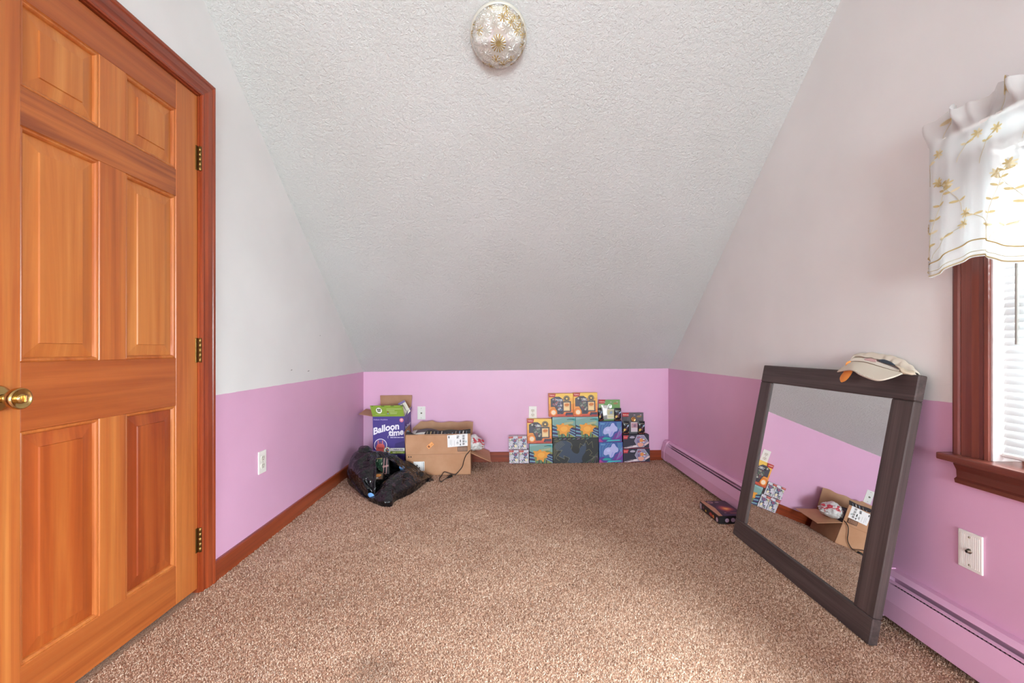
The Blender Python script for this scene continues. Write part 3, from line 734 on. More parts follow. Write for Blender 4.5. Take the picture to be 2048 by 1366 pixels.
# ------------------------------------------------------------------ leaning mirror
def mirror():
    xb, xt, ya, yb, zt = 1.183, 1.350, 1.445, 2.325, 0.905
    zb = F(xb) + 0.002; H = math.hypot(xt - xb, zt - zb); th = math.atan2(xt - xb, zt - zb)
    root = tag(bpy.data.objects.new('leaning_mirror', None), 'large mirror in a dark brown wooden frame leaning against the right wall', 'mirror'); COL.objects.link(root)
    # local: y along the wall, z up the mirror, -x out of the glass
    root.location = (xb, (ya + yb) / 2, zb); root.rotation_euler = (0, th, 0)
    W = yb - ya; fw = 0.088; T = 0.030
    def board(n, a, b, c, d, mat):
        mb = MB(); mb.bbox(0, T, a, b, c, d, mat, 0.0035); return mb.build(n, root)
    board('bottom_rail', -W / 2, W / 2, 0, fw, M['frame_h']); board('top_rail', -W / 2, W / 2, H - fw, H, M['frame_h'])
    board('stile', -W / 2, -W / 2 + fw, fw, H - fw, M['frame_v']); board('stile', W / 2 - fw, W / 2, fw, H - fw, M['frame_v'])
    mb = MB(); mb.box(0.009, 0.014, -W / 2 + fw - 0.01, W / 2 - fw + 0.01, fw - 0.01, H - fw + 0.01, M['mirror']); mb.build('mirror_glass', root)
    mb = MB(); mb.box(0.0145, 0.026, -W / 2 + fw - 0.01, W / 2 - fw + 0.01, fw - 0.01, H - fw + 0.01, flat('#3a322e', 0.8)); mb.build('backing_board', root)
    for y in (-0.3, 0.3):
        mb = MB(); mb.bbox(T, T + 0.022, y - 0.03, y + 0.03, H - 0.06, H - 0.02, M['oldbrass'], 0.002); mb.build('hanging_bracket', root)
mirror()

# ------------------------------------------------------------------ beige cap on top of the mirror
def cap():
    base = PX(1757, 740, 1.36)
    root = tag(empty('baseball_cap', base, 0, False), 'crumpled beige baseball cap with an orange tab on top of the mirror frame', 'cap')
    B = root.location
    fab = flat('#d6cab9', 0.9); fab2 = flat('#cdbba4', 0.9)
    def interp(pl, t):
        n = len(pl) - 1; i = min(int(t * n), n - 1); f = t * n - i
        p0, p1, p2, p3 = (Vector(pl[max(0, min(n, i + k))]) for k in (-1, 0, 1, 2))
        return 0.5 * ((2 * p1) + (p2 - p0) * f + (2 * p0 - 5 * p1 + 4 * p2 - p3) * f * f + (3 * p1 - p0 - 3 * p2 + p3) * f ** 3)
    def sheet(name, lines, mat, nu=40, nv=10, thick=0.003, par=root, wob=0.0):
        L = [[PX(a, b, c) - B for a, b, c in l] for l in lines]
        rows = []
        for i in range(nv + 1):
            row = []
            for j in range(nu + 1):
                p = interp([interp(l, j / nu) for l in L], i / nv)
                if wob: p = p + Vector((mnoise.noise(p * 45), mnoise.noise(p * 45 + Vector((9, 3, 1))), mnoise.noise(p * 45 + Vector((2, 8, 5))))) * wob
                row.append(p)
            rows.append(row)
        mb = MB(); mb.grid(rows, mat, True); o = mb.build(name, par)
        md = o.modifiers.new('thickness', 'SOLIDIFY'); md.thickness = thick; md.offset = 0
        return o
    inner = [(1690, 731, 1.335), (1703, 724, 1.345), (1728, 724.5, 1.345), (1758, 733, 1.345), (1788, 742, 1.345), (1804, 746, 1.348)]
    mid = [(1681, 738, 1.315), (1703, 731, 1.31), (1725, 738, 1.30), (1757, 747, 1.295), (1784, 748, 1.305), (1804, 746.5, 1.335)]
    outer = [(1674.5, 744, 1.30), (1702, 740.5, 1.28), (1722, 751, 1.262), (1753, 761, 1.250), (1782, 756, 1.275), (1805, 747, 1.325)]
    sheet('brim', [inner, mid, outer], fab, 44, 12, 0.004)
    band_top = [(1703, 719, 1.352), (1716, 716, 1.36), (1740, 719, 1.362), (1766, 728, 1.362), (1790, 737, 1.362), (1806, 744, 1.36)]
    band_bot = [(1692, 727, 1.338), (1703, 723.5, 1.345), (1728, 724.5, 1.346), (1758, 733, 1.346), (1788, 742, 1.346), (1806, 748, 1.35)]
    sheet('sweatband', [band_top, band_bot], flat('#dcd2c4', 0.9), 40, 5, 0.004)
    sheet('seam', [[(a, b - 1.4, c - 0.004) for a, b, c in inner], [(a, b + 0.2, c - 0.0045) for a, b, c in inner]], flat('#8a7864', 0.9), 40, 2, 0.001)
    c0 = [(1704, 722, 1.36), (1712, 712, 1.37), (1745, 716, 1.375), (1775, 724, 1.375), (1792, 733, 1.37), (1806, 746, 1.362)]
    c1 = [(1703, 720, 1.375), (1712, 708.5, 1.385), (1748, 707, 1.392), (1786, 713, 1.392), (1815, 727, 1.386), (1834, 747, 1.372)]
    c2 = [(1712, 727, 1.39), (1724, 716, 1.398), (1752, 716, 1.400), (1786, 723, 1.400), (1815, 734, 1.396), (1838, 751, 1.382)]
    sheet('crown', [c0, c1, c2], fab, 50, 16, 0.004, wob=0.0045)
    sheet('crown_fold', [[(1790, 730, 1.36), (1802, 735, 1.358), (1812, 741, 1.36), (1828, 743, 1.365)], [(1800, 736, 1.35), (1806, 742, 1.345), (1818, 745, 1.35), (1832, 747, 1.36)], [(1798, 744, 1.352), (1810, 747, 1.35), (1822, 749, 1.352), (1838, 752, 1.36)]], fab2, 24, 10, 0.004, wob=0.003)
    sheet('navy_lining', [[(1757, 720, 1.366), (1768, 719, 1.368), (1782, 724, 1.368), (1790, 730, 1.366)], [(1757, 722, 1.363), (1770, 727, 1.363), (1782, 729.5, 1.363), (1790, 731, 1.363)]], flat('#39424c', 0.7), 20, 5, 0.002)
    sheet('pink_label', [[(1728, 718.5, 1.3565), (1740, 716.5, 1.3575), (1753, 719.5, 1.3575)], [(1730, 721, 1.352), (1742, 723, 1.353), (1752, 724, 1.353)]], flat('#cfa9a6', 0.7), 14, 4, 0.002)
    o = sheet('orange_tab', [[(1700, 722, 1.34), (1692, 726, 1.325), (1690, 740, 1.315), (1682, 752, 1.318), (1680.5, 758, 1.32), (1682, 763.5, 1.32)], [(1701.5, 723, 1.341), (1696, 730, 1.328), (1697, 741, 1.316), (1689, 755, 1.316), (1685, 761, 1.32), (1683, 764, 1.32)], [(1703, 723, 1.343), (1700, 729, 1.333), (1705, 742, 1.322), (1698, 755, 1.322), (1690.5, 762, 1.322), (1684, 764.5, 1.321)]], flat('#e8944a', 0.6), 24, 6, 0.004)
    mb = MB()                                         # raised white stitching on the brim, too worn to read
    for k in range(6):
        t = 0.30 + 0.045 * k
        p = interp([interp([PX(*q) - B for q in l], t) for l in (inner, mid, outer)], 0.86)
        q = interp([interp([PX(*q) - B for q in l], t + 0.02) for l in (inner, mid, outer)], 0.93)
        r = interp([interp([PX(*q) - B for q in l], t + 0.03) for l in (inner, mid, outer)], 0.83)
        off = Vector((-0.003, -0.002, 0.003)); mb.tube([p + off * 0.6, q + off * 0.6, r + off * 0.6], 0.0009, flat('#efe9df', 0.9), 5)
    mb.build('stitching', root)
cap()

# ------------------------------------------------------------------ boxes along the knee wall
def carton(name, px0, px1, pyb, pyt, depth, label, cat, group, side, yfront=3.785, zbase=None, printer=None, top=None, lean=0.0):
    """Box from its front-face pixel rectangle at depth yfront."""
    a = P(px0, pyb, yfront); b = P(px1, pyt, yfront); w = b.x - a.x
    z0 = a.z if zbase is None else zbase; h = b.z - z0
    cx = (a.x + b.x) / 2
    root = tag(empty(name, (cx, yfront + depth / 2, z0)), label, cat, group)
    root.rotation_euler.x = -lean
    mb = MB(); mb.bbox(-w / 2, w / 2, -depth / 2, depth / 2, 0, h, side, 0.0012); mb.build('box_body', root)
    pr = Print((-w / 2 + 0.001, -depth / 2, 0.001), (w - 0.002, 0, 0), (0, 0, h - 0.002))
    printer(pr, w, h); pr.build('printed_front', root)
    if top:
        pr = Print((-w / 2, -depth / 2, h), (w, 0, 0), (0, depth, 0)); top(pr); pr.build('printed_top', root)
    return root, z0 + h
def redtag(p, a1=0.30, b0=0.84, txt=True):
    p.poly([(0, b0), (a1 * 0.86, b0), (a1, 1), (0, 1)], '#b5232c')
    if txt: p.text('Pokémon', 0.03, a1 * 0.8, b0 + 0.055, b0 + 0.12, '#f0c8b0', 0.02)
def art_small(p, w, h, seed=1):
    r = random.Random(seed); p.rect(0, 1, 0, 1, '#d9d4dc')
    cols = ['#7d7ba6', '#a9c0a8', '#e2cf8c', '#b06a78', '#5c6a86', '#f0ece4', '#c9a2b8', '#8bb0b4', '#4a4658']
    for k in range(70):
        a, b, L = r.uniform(0.05, 0.95), r.uniform(0.1, 0.82), r.uniform(0.05, 0.13); an = r.uniform(0, 6.28)
        pts = [(min(0.99, max(0.01, a + L * math.cos(an + t) * f)), min(0.86, max(0.03, b + 0.7 * L * math.sin(an + t) * f))) for t, f in ((0, 1), (1.3, 0.6), (2.5, 0.9), (3.6, 0.5), (5, 0.8))]
        p.poly(pts, r.choice(cols))
    p.disc(0.66, 0.68, 0.2, '#6b6792'); p.disc(0.68, 0.69, 0.12, '#9a5a6c'); p.disc(0.75, 0.3, 0.15, '#efe3bd')
    p.rect(0, 1, 0, 0.045, '#8e2733'); p.rect(0.35, 0.95, 0.01, 0.06, '#453a44'); redtag(p, 0.5, 0.86)
def art_orange(p, w, h):
    p.rect(0, 1, 0, 1, '#7fa39a'); p.poly([(0, 0.0), (1, 0.0), (1, 0.55), (0.6, 0.75), (0, 0.5)], '#8a8a4c')
    p.poly([(0.55, 1), (1, 0.8), (1, 1)], '#3f9c96'); p.poly([(0, 1), (0, 0.86), (0.5, 0.97), (1, 0.93), (1, 1)], '#8fb1b4')
    r = random.Random(3)
    for k in range(9):                                # slanting leaf strokes at both lower corners
        t = k / 8
        p.poly([(0.0, 0.04 + t * 0.5), (0.24 - 0.07 * t, 0.02 + t * 0.46), (0.27 - 0.08 * t, 0.06 + t * 0.47), (0.0, 0.11 + t * 0.52)], ['#4a3b6e', '#79a9b8', '#33304c'][k % 3])
        p.poly([(1.0, 0.02 + t * 0.36), (0.72 + 0.1 * t, 0.2 + t * 0.24), (0.70 + 0.1 * t, 0.25 + t * 0.26), (1.0, 0.08 + t * 0.38)], ['#79a9b8', '#4a3b6e', '#33304c'][k % 3])
    for k in range(6):
        a = 0.3 + 0.08 * k; p.poly([(a, 0), (a + 0.04, 0), (a + 0.06, 0.16), (a + 0.02, 0.2)], ['#3f7c6e', '#2f2c48'][k % 2])
    # plain orange splash: an uneven burst of rounded points
    rr = [0.47, 0.2, 0.40, 0.22, 0.30, 0.2, 0.44, 0.24, 0.36, 0.2, 0.40, 0.22, 0.45, 0.2, 0.34, 0.22]
    p.poly(outline([(0.5 + 1.02 * q * math.cos(6.2832 * k / 16 + 0.25), 0.45 + 0.98 * q * math.sin(6.2832 * k / 16 + 0.25)) for k, q in enumerate(rr)], 2), '#e79a3a')
    p.poly(outline([(0.32, 0.46), (0.5, 0.58), (0.68, 0.5), (0.62, 0.3), (0.42, 0.28)], 2), '#f0ab48')
    p.poly([(0.5, 0.72), (0.92, 0.8), (0.9, 0.68), (0.52, 0.62)], '#a9b08a'); p.line([(0.64, 0.88), (0.94, 0.9)], 0.004, '#2f3c3c')
    p.rect(0, 1, 0, 0.02, '#2c3f38')
def art_black(p, w, h):
    p.rect(0, 1, 0, 1, '#2b2a2a'); p.poly(outline([(0.02, 0.75), (0.2, 0.92), (0.36, 0.86), (0.42, 0.74), (0.5, 0.46), (0.6, 0.6), (0.72, 0.86), (0.74, 0.5), (0.62, 0.2), (0.66, 0.0), (0.3, 0.0), (0.36, 0.2), (0.22, 0.3), (0.26, 0.14), (0.1, 0.28), (0.2, 0.5), (0.06, 0.5)], 1), '#3c4658')
    p.poly(outline([(0.38, 0.74), (0.6, 0.6), (0.56, 0.36), (0.46, 0.4), (0.4, 0.54)], 1), '#282522')
    gold = '#8f8a62'
    for k in range(6): p.line([(0.0, 0.55 - 0.09 * k), (0.05 + 0.012 * k, 0.8 - 0.05 * k), (0.16 + 0.02 * k, 0.94 - 0.035 * k)], 0.0016, gold)
    for k in range(5): p.line([(0.72 + 0.05 * k, 0.02), (0.88 + 0.022 * k, 0.2 + 0.02 * k), (0.99, 0.42 - 0.07 * k)], 0.0016, ['#6a8a5c', '#8a5a8a', gold][k % 3])
    for pl in ([(0.06, 0.5), (0.2, 0.52), (0.1, 0.3), (0.25, 0.16), (0.23, 0.3), (0.36, 0.2), (0.3, 0.02)], [(0.3, 0.9), (0.4, 0.8), (0.42, 0.7), (0.4, 0.56)], [(0.58, 0.6), (0.6, 0.78), (0.68, 0.68), (0.73, 0.9), (0.78, 0.72), (0.86, 0.86), (0.88, 0.6)],
               [(0.72, 0.48), (0.8, 0.55), (0.86, 0.4), (0.8, 0.3), (0.9, 0.26), (0.84, 0.12)], [(0.12, 0.4), (0.06, 0.2), (0.14, 0.1)]): p.line(pl, 0.002, gold)
    p.poly(outline([(0.02, 0.9), (0.1, 0.93), (0.14, 0.88), (0.1, 0.85), (0.03, 0.86)], 1), '#5c5a3c')
    for k in range(8): p.line([(0.03 + 0.1 * k, 0.955), (0.09 + 0.1 * k, 0.985)], 0.004, ['#9c8a5a', '#6f9a8a', '#a07aa0'][k % 3])
def art_blue(p, w, h):
    p.rect(0, 1, 0, 1, '#3f5a9c'); p.poly([(0.5, 0), (1, 0), (1, 0.6), (0.7, 0.4)], '#6a3c8c'); p.poly([(0, 0), (0.4, 0), (0.2, 0.3), (0, 0.25)], '#5a3a8c')
    for k in range(7): p.line([(0.04 + 0.06 * k, 0.3), (0.03 + 0.055 * k, 0.7), (0.1 + 0.075 * k, 0.98)], 0.0022, ['#7fc3cc', '#5a8fc0'][k % 2])
    for k in range(7): p.line([(0.72 + 0.02 * k, 0.14 + 0.05 * k), (0.9, 0.26 + 0.06 * k), (1.0, 0.42 + 0.06 * k)], 0.003, ['#b65aa8', '#9c7ac8', '#5fb0c0'][k % 3])
    for k in range(5): p.line([(0.78 + 0.04 * k, 0.98), (0.82 + 0.03 * k, 0.7), (0.97, 0.5 + 0.05 * k)], 0.002, '#6fb4c8')
    # plain pale cloud shape
    p.poly(outline([(0.18, 0.4), (0.2, 0.62), (0.34, 0.76), (0.5, 0.74), (0.54, 0.92), (0.66, 0.94), (0.7, 0.8), (0.82, 0.7), (0.8, 0.52), (0.66, 0.5), (0.58, 0.26), (0.44, 0.24), (0.42, 0.44), (0.3, 0.36)], 2), '#b3b4e0')
    p.poly(outline([(0.46, 0.26), (0.56, 0.56), (0.62, 0.5), (0.52, 0.22)], 2), '#9ea0dc'); p.poly(outline([(0.28, 0.6), (0.4, 0.7), (0.5, 0.6), (0.4, 0.5)], 2), '#c4c4ea')
    p.poly(outline([(0.1, 0.12), (0.24, 0.26), (0.52, 0.2), (0.5, 0.12)], 2), '#2f9c98'); p.poly([(0.3, 0.02), (0.96, 0.06), (0.96, 0.12), (0.4, 0.1)], '#3fb0b4')
    p.poly([(0, 0), (0.2, 0), (0.05, 0.16), (0, 0.14)], '#b0428c'); p.rect(0.05, 0.27, 0.84, 0.95, '#4a7ab0'); p.text('Pokémon', 0.07, 0.25, 0.875, 0.925, '#8fc0d4', 0.02)
    p.disc(0.93, 0.09, 0.025, '#2a6c88')
def art_window(p, w, h, dark='#3a3440', seed=1):
    r = random.Random(seed); n = 6
    g = [('#f0c257', 0.8, 1), ('#efae4e', 0.55, 0.8), ('#ec9444', 0.3, 0.55), ('#e67a3c', 0.12, 0.3), ('#d65a3c', 0, 0.12)]
    for c, a, b in g: p.rect(0, 1, a, b, c)
    win = [(0.08, 0.44), (0.08, 0.76), (0.26, 0.86), (0.44, 0.86), (0.58, 0.74), (0.58, 0.66), (0.9, 0.66), (0.9, 0.22), (0.62, 0.22), (0.56, 0.12), (0.36, 0.12), (0.32, 0.3), (0.24, 0.44)]
    p.poly([(a + (0.012 if a > 0.5 else -0.012), b + (0.012 if b > 0.5 else -0.012)) for a, b in win], '#5a4632'); p.poly(win, '#4d4650')
    cols = ['#7c6a80', '#8a9aa8', '#5b6a88', '#b8b0b4', '#3a2f44', '#9a5a5c'] if seed == 1 else ['#5a6a58', '#8a8a7c', '#4a3a34', '#b8b4a8', '#2f2a2c', '#7a4a4c']
    for k in range(34):
        a, b = r.uniform(0.12, 0.5), r.uniform(0.46, 0.8)
        if r.random() < 0.45: a, b = r.uniform(0.37, 0.54), r.uniform(0.15, 0.5)
        s = r.uniform(0.02, 0.06); p.poly([(a - s, b - s * 0.4), (a + s * 0.4, b - s), (a + s, b + s * 0.3), (a - s * 0.2, b + s)], r.choice(cols))
    p.rect(0.3, 0.56, 0.74, 0.76, '#d9d6d4'); p.rect(0.34, 0.57, 0.68, 0.705, '#c9c4c6'); p.rect(0.38, 0.56, 0.14, 0.26, dark)
    p.rect(0.6, 0.86, 0.26, 0.62, '#e8c08a'); p.poly(outline([(0.62, 0.5), (0.68, 0.58), (0.84, 0.57), (0.83, 0.47), (0.7, 0.44)], 2), '#d07a3c'); p.rect(0.64, 0.82, 0.3, 0.4, '#efd29a')
    p.disc(0.73, 0.78, 0.135, '#6b5648'); p.disc(0.73, 0.78, 0.115, '#8f7a58'); p.disc(0.73, 0.78, 0.085, '#4a4038'); p.disc(0.735, 0.785, 0.045, '#e0b86c')
    p.disc(0.18, 0.2, 0.16, '#6b3a20'); p.disc(0.18, 0.2, 0.15, '#ef8a34'); p.disc(0.18, 0.19, 0.095, '#f7dcbc')
    p.poly([(0.66, 0.04), (0.98, 0.06), (0.98, 0.18), (0.7, 0.18)], '#3a3044'); p.poly([(0.72, 0.02), (0.98, 0.03), (0.97, 0.09), (0.74, 0.09)], '#9c2f3a'); p.line([(0.35, 0.03), (0.66, 0.04)], 0.005, '#a83a44')
    redtag(p, 0.28, 0.85)
def art_long(p, w, h):
    p.rect(0, 1, 0, 1, '#2e2a3a'); p.rect(0, 1, 0, 0.04, '#8a2740')
    p.poly([(0, 0.06), (0.3, 0.2), (0.52, 0.26), (0.6, 0.1), (0.4, 0.07)], '#cbb8bc'); p.poly([(0.02, 0.03), (0.5, 0.24), (0.52, 0.14), (0.2, 0.03)], '#d8c8cc')
    p.poly([(0.08, 0.09), (0.38, 0.21), (0.38, 0.17), (0.1, 0.06)], '#4a4450')
    hexa = [(0.43, 0.54), (0.54, 0.98), (0.8, 0.98), (0.96, 0.55), (0.8, 0.1), (0.56, 0.1)]
    p.poly(hexa, '#c8bcc8'); p.poly([(0.69 + (a - 0.69) * 0.95, 0.54 + (b - 0.54) * 0.95) for a, b in hexa], '#8f86a0')
    r = random.Random(5)
    for k in range(26):
        t, q = r.uniform(0, 6.28), r.uniform(0.04, 0.19); a, b = 0.69 + q * math.cos(t), 0.62 + 1.6 * q * math.sin(t) * 0.9; s = 0.035
        p.poly([(a - s, b), (a, b - 2 * s), (a + s, b), (a, b + 1.6 * s)], r.choice(['#6a5c8a', '#d8d0dc', '#8a9a5c', '#9c4a5c', '#c8a8b8', '#3a3448']))
    p.disc(0.7, 0.6, 0.07, '#d88a4a'); p.poly(outline([(0.52, 0.4), (0.66, 0.44), (0.8, 0.36), (0.74, 0.14), (0.6, 0.1)], 2), '#dc9a86'); p.poly([(0.8, 0.3), (0.98, 0.52), (0.99, 0.38), (0.84, 0.2)], '#d8b8b8')
    p.poly([(0, 0.7), (0.15, 0.7), (0.2, 0.96), (0, 0.96)], '#c23a44'); p.text('Pokémon', 0.02, 0.15, 0.8, 0.87, '#e8a89c', 0.02)
    p.poly(outline([(0.22, 0.78), (0.3, 0.92), (0.42, 0.9), (0.46, 0.78), (0.34, 0.74)], 2), '#a8a0b0')
PAL = {'s': flat('#c9c4c8', 0.5), 'o': flat('#34424a', 0.5), 'k': flat('#262424', 0.45), 'y': flat('#e8b04a', 0.45), 'b': flat('#2c3358', 0.45), 'l': flat('#2a2430', 0.5)}
def topmarks(p, c='#c98f3a'):
    p.rect(0, 1, 0, 1, '#f0c45c'); 
    for k in range(3): p.rect(0.16 + 0.26 * k, 0.3 + 0.26 * k, 0.3, 0.55, c)
def fz(px0, px1): return F((((px0 + px1) / 2) - VPX) / FPX * 3.785) + 0.001
GS, GO, GC, GB, GL = 'small white card boxes', 'orange splash boxes', 'yellow window boxes', 'blue and violet boxes', 'long dark boxes'
_, z1 = carton('small_card_box', 1018.7, 1037.6, 927, 900, 0.055, 'small pale card box on the carpet at the baseboard end of the row', 'card box', GS, PAL['s'], zbase=fz(1018, 1037), printer=lambda p, w, h: art_small(p, w, h, 1))
carton('small_card_box', 1017.5, 1036.0, 0, 872.4, 0.055, 'small pale card box stacked on top at the baseboard end of the row', 'card box', GS, PAL['s'], zbase=z1 + 0.0005, printer=lambda p, w, h: art_small(p, w, h, 1))
_, z1 = carton('small_card_box', 1038.6, 1057.4, 927, 900, 0.055, 'small pale card box on the carpet touching the orange splash box', 'card box', GS, PAL['s'], zbase=fz(1038, 1057), printer=lambda p, w, h: art_small(p, w, h, 1))
carton('small_card_box', 1036.4, 1053.6, 0, 872.4, 0.055, 'small pale card box stacked on top beside the yellow window box', 'card box', GS, PAL['s'], zbase=z1 + 0.0005, printer=lambda p, w, h: art_small(p, w, h, 1))
_, z1 = carton('trainer_box', 1059, 1105.6, 928, 887.3, 0.075, 'orange splash box on the carpet below a single yellow window box', 'card box', GO, PAL['o'], zbase=fz(1059, 1105), printer=art_orange)
carton('window_box', 1054.8, 1104.0, 0, 838.5, 0.06, 'yellow window box under the wall outlet on one orange splash box', 'card box', GC, PAL['y'], zbase=z1 + 0.0005, printer=lambda p, w, h: art_window(p, w, h, seed=2), top=topmarks, lean=0.05)
_, z1 = carton('large_card_box', 1106.4, 1197.2, 928, 875.6, 0.078, 'wide black card box with blue shapes and thin gold lines on the carpet', 'card box', None, PAL['k'], zbase=fz(1106, 1197), printer=art_black)
_, z2 = carton('trainer_box', 1104.8, 1151.2, 0, 834.0, 0.075, 'orange splash box on the wide black box, outlet side', 'card box', GO, PAL['o'], zbase=z1 + 0.0005, printer=art_orange)
carton('window_box', 1098.2, 1146.8, 0, 787.5, 0.06, 'yellow window box with grey-violet packs, topmost above the wide black box', 'card box', GC, PAL['y'], zbase=z2 + 0.0005, printer=lambda p, w, h: art_window(p, w, h, seed=1), top=topmarks, lean=0.03)
_, z2 = carton('trainer_box', 1151.6, 1197.0, 0, 833.6, 0.075, 'orange splash box on the wide black box, next to the blue boxes', 'card box', GO, PAL['o'], zbase=z1 + 0.0005, printer=art_orange)
carton('window_box', 1147.4, 1195.6, 0, 786.0, 0.06, 'yellow window box next to the green blister card, topmost in its stack', 'card box', GC, PAL['y'], zbase=z2 + 0.0005, printer=lambda p, w, h: art_window(p, w, h, seed=2), top=topmarks, lean=0.05)
_, z1 = carton('trainer_box', 1198.2, 1246.0, 926, 884.2, 0.075, 'blue and violet box with a pale cloud shape on the carpet', 'card box', GB, PAL['b'], zbase=fz(1198, 1246), printer=art_blue)
_, zblue = carton('trainer_box', 1197.4, 1244.2, 0, 842.8, 0.075, 'blue and violet box stacked on top under the green blister card', 'card box', GB, PAL['b'], zbase=z1 + 0.0005, printer=art_blue)
_, z1 = carton('long_card_box', 1246.8, 1300.0, 925, 897.3, 0.07, 'long dark card box with a hexagon picture on the carpet', 'card box', GL, PAL['l'], zbase=fz(1246, 1300), printer=art_long)
_, zlong = carton('long_card_box', 1246.4, 1298.4, 0, 869.2, 0.07, 'long dark card box with a hexagon picture stacked under the grey blister card', 'card box', GL, PAL['l'], zbase=z1 + 0.0005, printer=art_long)

# blister cards and loose foil packs standing on the right-hand stacks
def blister(px0, px1, pyt, z0, label, c1, c2, packcol, green):
    yf = 3.825; a = P(px0, 0, yf).x; b = P(px1, 0, yf).x; h = P(0, pyt, yf).z - z0; w = b - a
    root = tag(empty('blister_card', ((a + b) / 2, yf, z0)), label, 'blister pack', 'hanging blister cards'); root.rotation_euler.x = -0.03
    mb = MB(); mb.bbox(-w / 2, w / 2, -0.001, 0.001, 0, h, flat(c1, 0.4), 0.0004); mb.build('backing_card', root)
    p = Print((-w / 2, -0.001, 0), (w, 0, 0), (0, 0, h))
    p.poly([(0.18, 0.55), (0.3, 0.98), (1, 1), (1, 0.55)], c2); redtag(p, 0.32, 0.82); p.rect(0, 1, 0, 0.06, c2)
    for k in range(3): p.poly(outline([(0.2 + 0.3 * k, 0.88), (0.27 + 0.3 * k, 0.91), (0.34 + 0.3 * k, 0.88)], 1), '#d8b8cc')
    p.poly(outline([(0.66, 0.82), (0.76, 0.88), (0.92, 0.84), (0.88, 0.78), (0.72, 0.77)], 2), '#9c7a50')
    p.build('printed_front', root)
    def slab(n, a0, a1, b0, b1, d0, d1, m_): mb = MB(); mb.bbox(-w / 2 + w * a0, -w / 2 + w * a1, -d1, -d0, h * b0, h * b1, m_, 0.0015); return mb.build(n, root)
    if green: foil_pack(root, (-w * 0.20, -0.007, h * 0.06), w * 0.36, h * 0.68, packcol, part=True)
    c = slab('trading_card', 0.36, 0.72, 0.1, 0.56, 0.018, 0.020, flat('#d8d2c0' if green else '#cfc0c4', 0.3))
    q = Print((-w / 2 + w * 0.37, -0.020, h * 0.11), (w * 0.34, 0, 0), (0, 0, h * 0.44))
    q.rect(0.05, 0.95, 0.42, 0.92, '#b9b48a' if green else '#b98a94'); q.poly(outline([(0.3, 0.5), (0.4, 0.82), (0.75, 0.8), (0.7, 0.5)], 2), '#8c9ab0' if green else '#8a6a80'); q.rect(0.1, 0.9, 0.1, 0.32, '#d8cc9c' if green else '#d0b8c4'); q.build('printed_picture', c)
    R = Matrix.Translation((0.0, -0.004, h * 0.69)) @ Matrix.Rotation(math.pi / 2, 4, 'X')
    mb = MB(); mb.lathe([(0.0, 0.012), (0.016, 0.012), (0.0185, 0.013), (0.0205, 0.011), (0.0205, 0.0), (0.0, 0.0)], flat('#c9d4c4' if green else '#b07a44', 0.25, 0.6), 28, R, capped=False); mb.build('coin', root)
    mb = MB(); mb.lathe([(0.0, 0.0124), (0.009, 0.0124)], flat('#e4ebe0' if green else '#d09a5c', 0.3, 0.4), 16, R); mb.build('coin_relief', root)
    return root
def foil_pack(parent, loc, w, h, cols, part=False, label=None, rot=0.0, yaw=0.0):
    base, mid, acc = cols
    if part: root = bpy.data.objects.new('silver_foil_pack', None); COL.objects.link(root); root.parent = parent; root.location = loc
    else: root = tag(empty('foil_pack', loc, yaw), label, 'foil pack', 'loose dark foil packs')
    if rot: root.rotation_euler.y = RY + rot
    mt = flat(base, 0.22, 0.55 if part else 0.25); rows = []
    for i in range(13):
        v = i / 12; e = min(v, 1 - v); puff = 0.009 * min(1, max(0, (e - 0.05) / 0.2)) ** 0.6; row = []
        for j in range(11):
            u = j / 10; q = puff * max(0, 1 - (2 * u - 1) ** 4) + 0.0006
            row.append((w * (u - 0.5), -q + 0.0006 * math.sin(u * 40 + v * 9) * (puff > 0.002), h * v))
        rows.append(row)
    back = [[(x, 0.004 * (1 - abs(2 * i / 12 - 1)), z) for x, y, z in r] for i, r in enumerate(rows)]
    mb = MB(); mb.grid(rows, mt, True); mb.grid([r[::-1] for r in back], mt, True); mb.build('foil_wrapper', root)
    if not part:
        def pt(u, v): 
            i, j = v * 12, u * 10; i0, j0 = min(int(i), 11), min(int(j), 9); r = rows[i0][j0]; s = rows[i0 + 1][j0 + 1]
            return (w * (u - 0.5), min(r[1], s[1]) - 0.0008, h * v)
        mb = MB()
        for pl, c in (([(0.1, 0.28), (0.3, 0.24), (0.5, 0.4), (0.3, 0.46), (0.14, 0.42)], '#c8a040'), ([(0.3, 0.3), (0.6, 0.28), (0.9, 0.4), (0.7, 0.62), (0.45, 0.58)], mid), ([(0.62, 0.5), (0.92, 0.62), (0.95, 0.76), (0.7, 0.7)], '#9fb4c8'),
                      ([(0.06, 0.16), (0.94, 0.12), (0.94, 0.2), (0.06, 0.24)], '#b8946a'), ([(0.05, 0.93), (0.95, 0.93), (0.95, 0.99), (0.05, 0.99)], '#1c1a1c'), ([(0.1, 0.04), (0.9, 0.04), (0.9, 0.1), (0.1, 0.1)], acc)):
            mb.face([pt(a, b) for a, b in pl], flat(c, 0.3))
        tv, tf = textmesh('Pokémon', 0.01); mb.mesh([pt(0.12 + 0.76 * a, 0.8 + 0.07 * b) for a, b in tv], tf, flat('#b8b49c', 0.4)); mb.build('printed_front', root)
    return root
blister(1198, 1240.5, 799.5, zblue + 0.0005, 'green blister card holding a silver foil pack on the blue boxes', '#8fae78', '#6f9a58', ('#d8d8d4', '#fff', '#fff'), True)
blister(1245.5, 1287.5, 825.5, zlong + 0.0005, 'dark grey blister card standing on the long dark boxes', '#4a464c', '#5a5458', None, False)
dk = ('#2a282e', '#5a3a44', '#8a4a40')
def px_x(px, y): return (px - VPX) / FPX * y
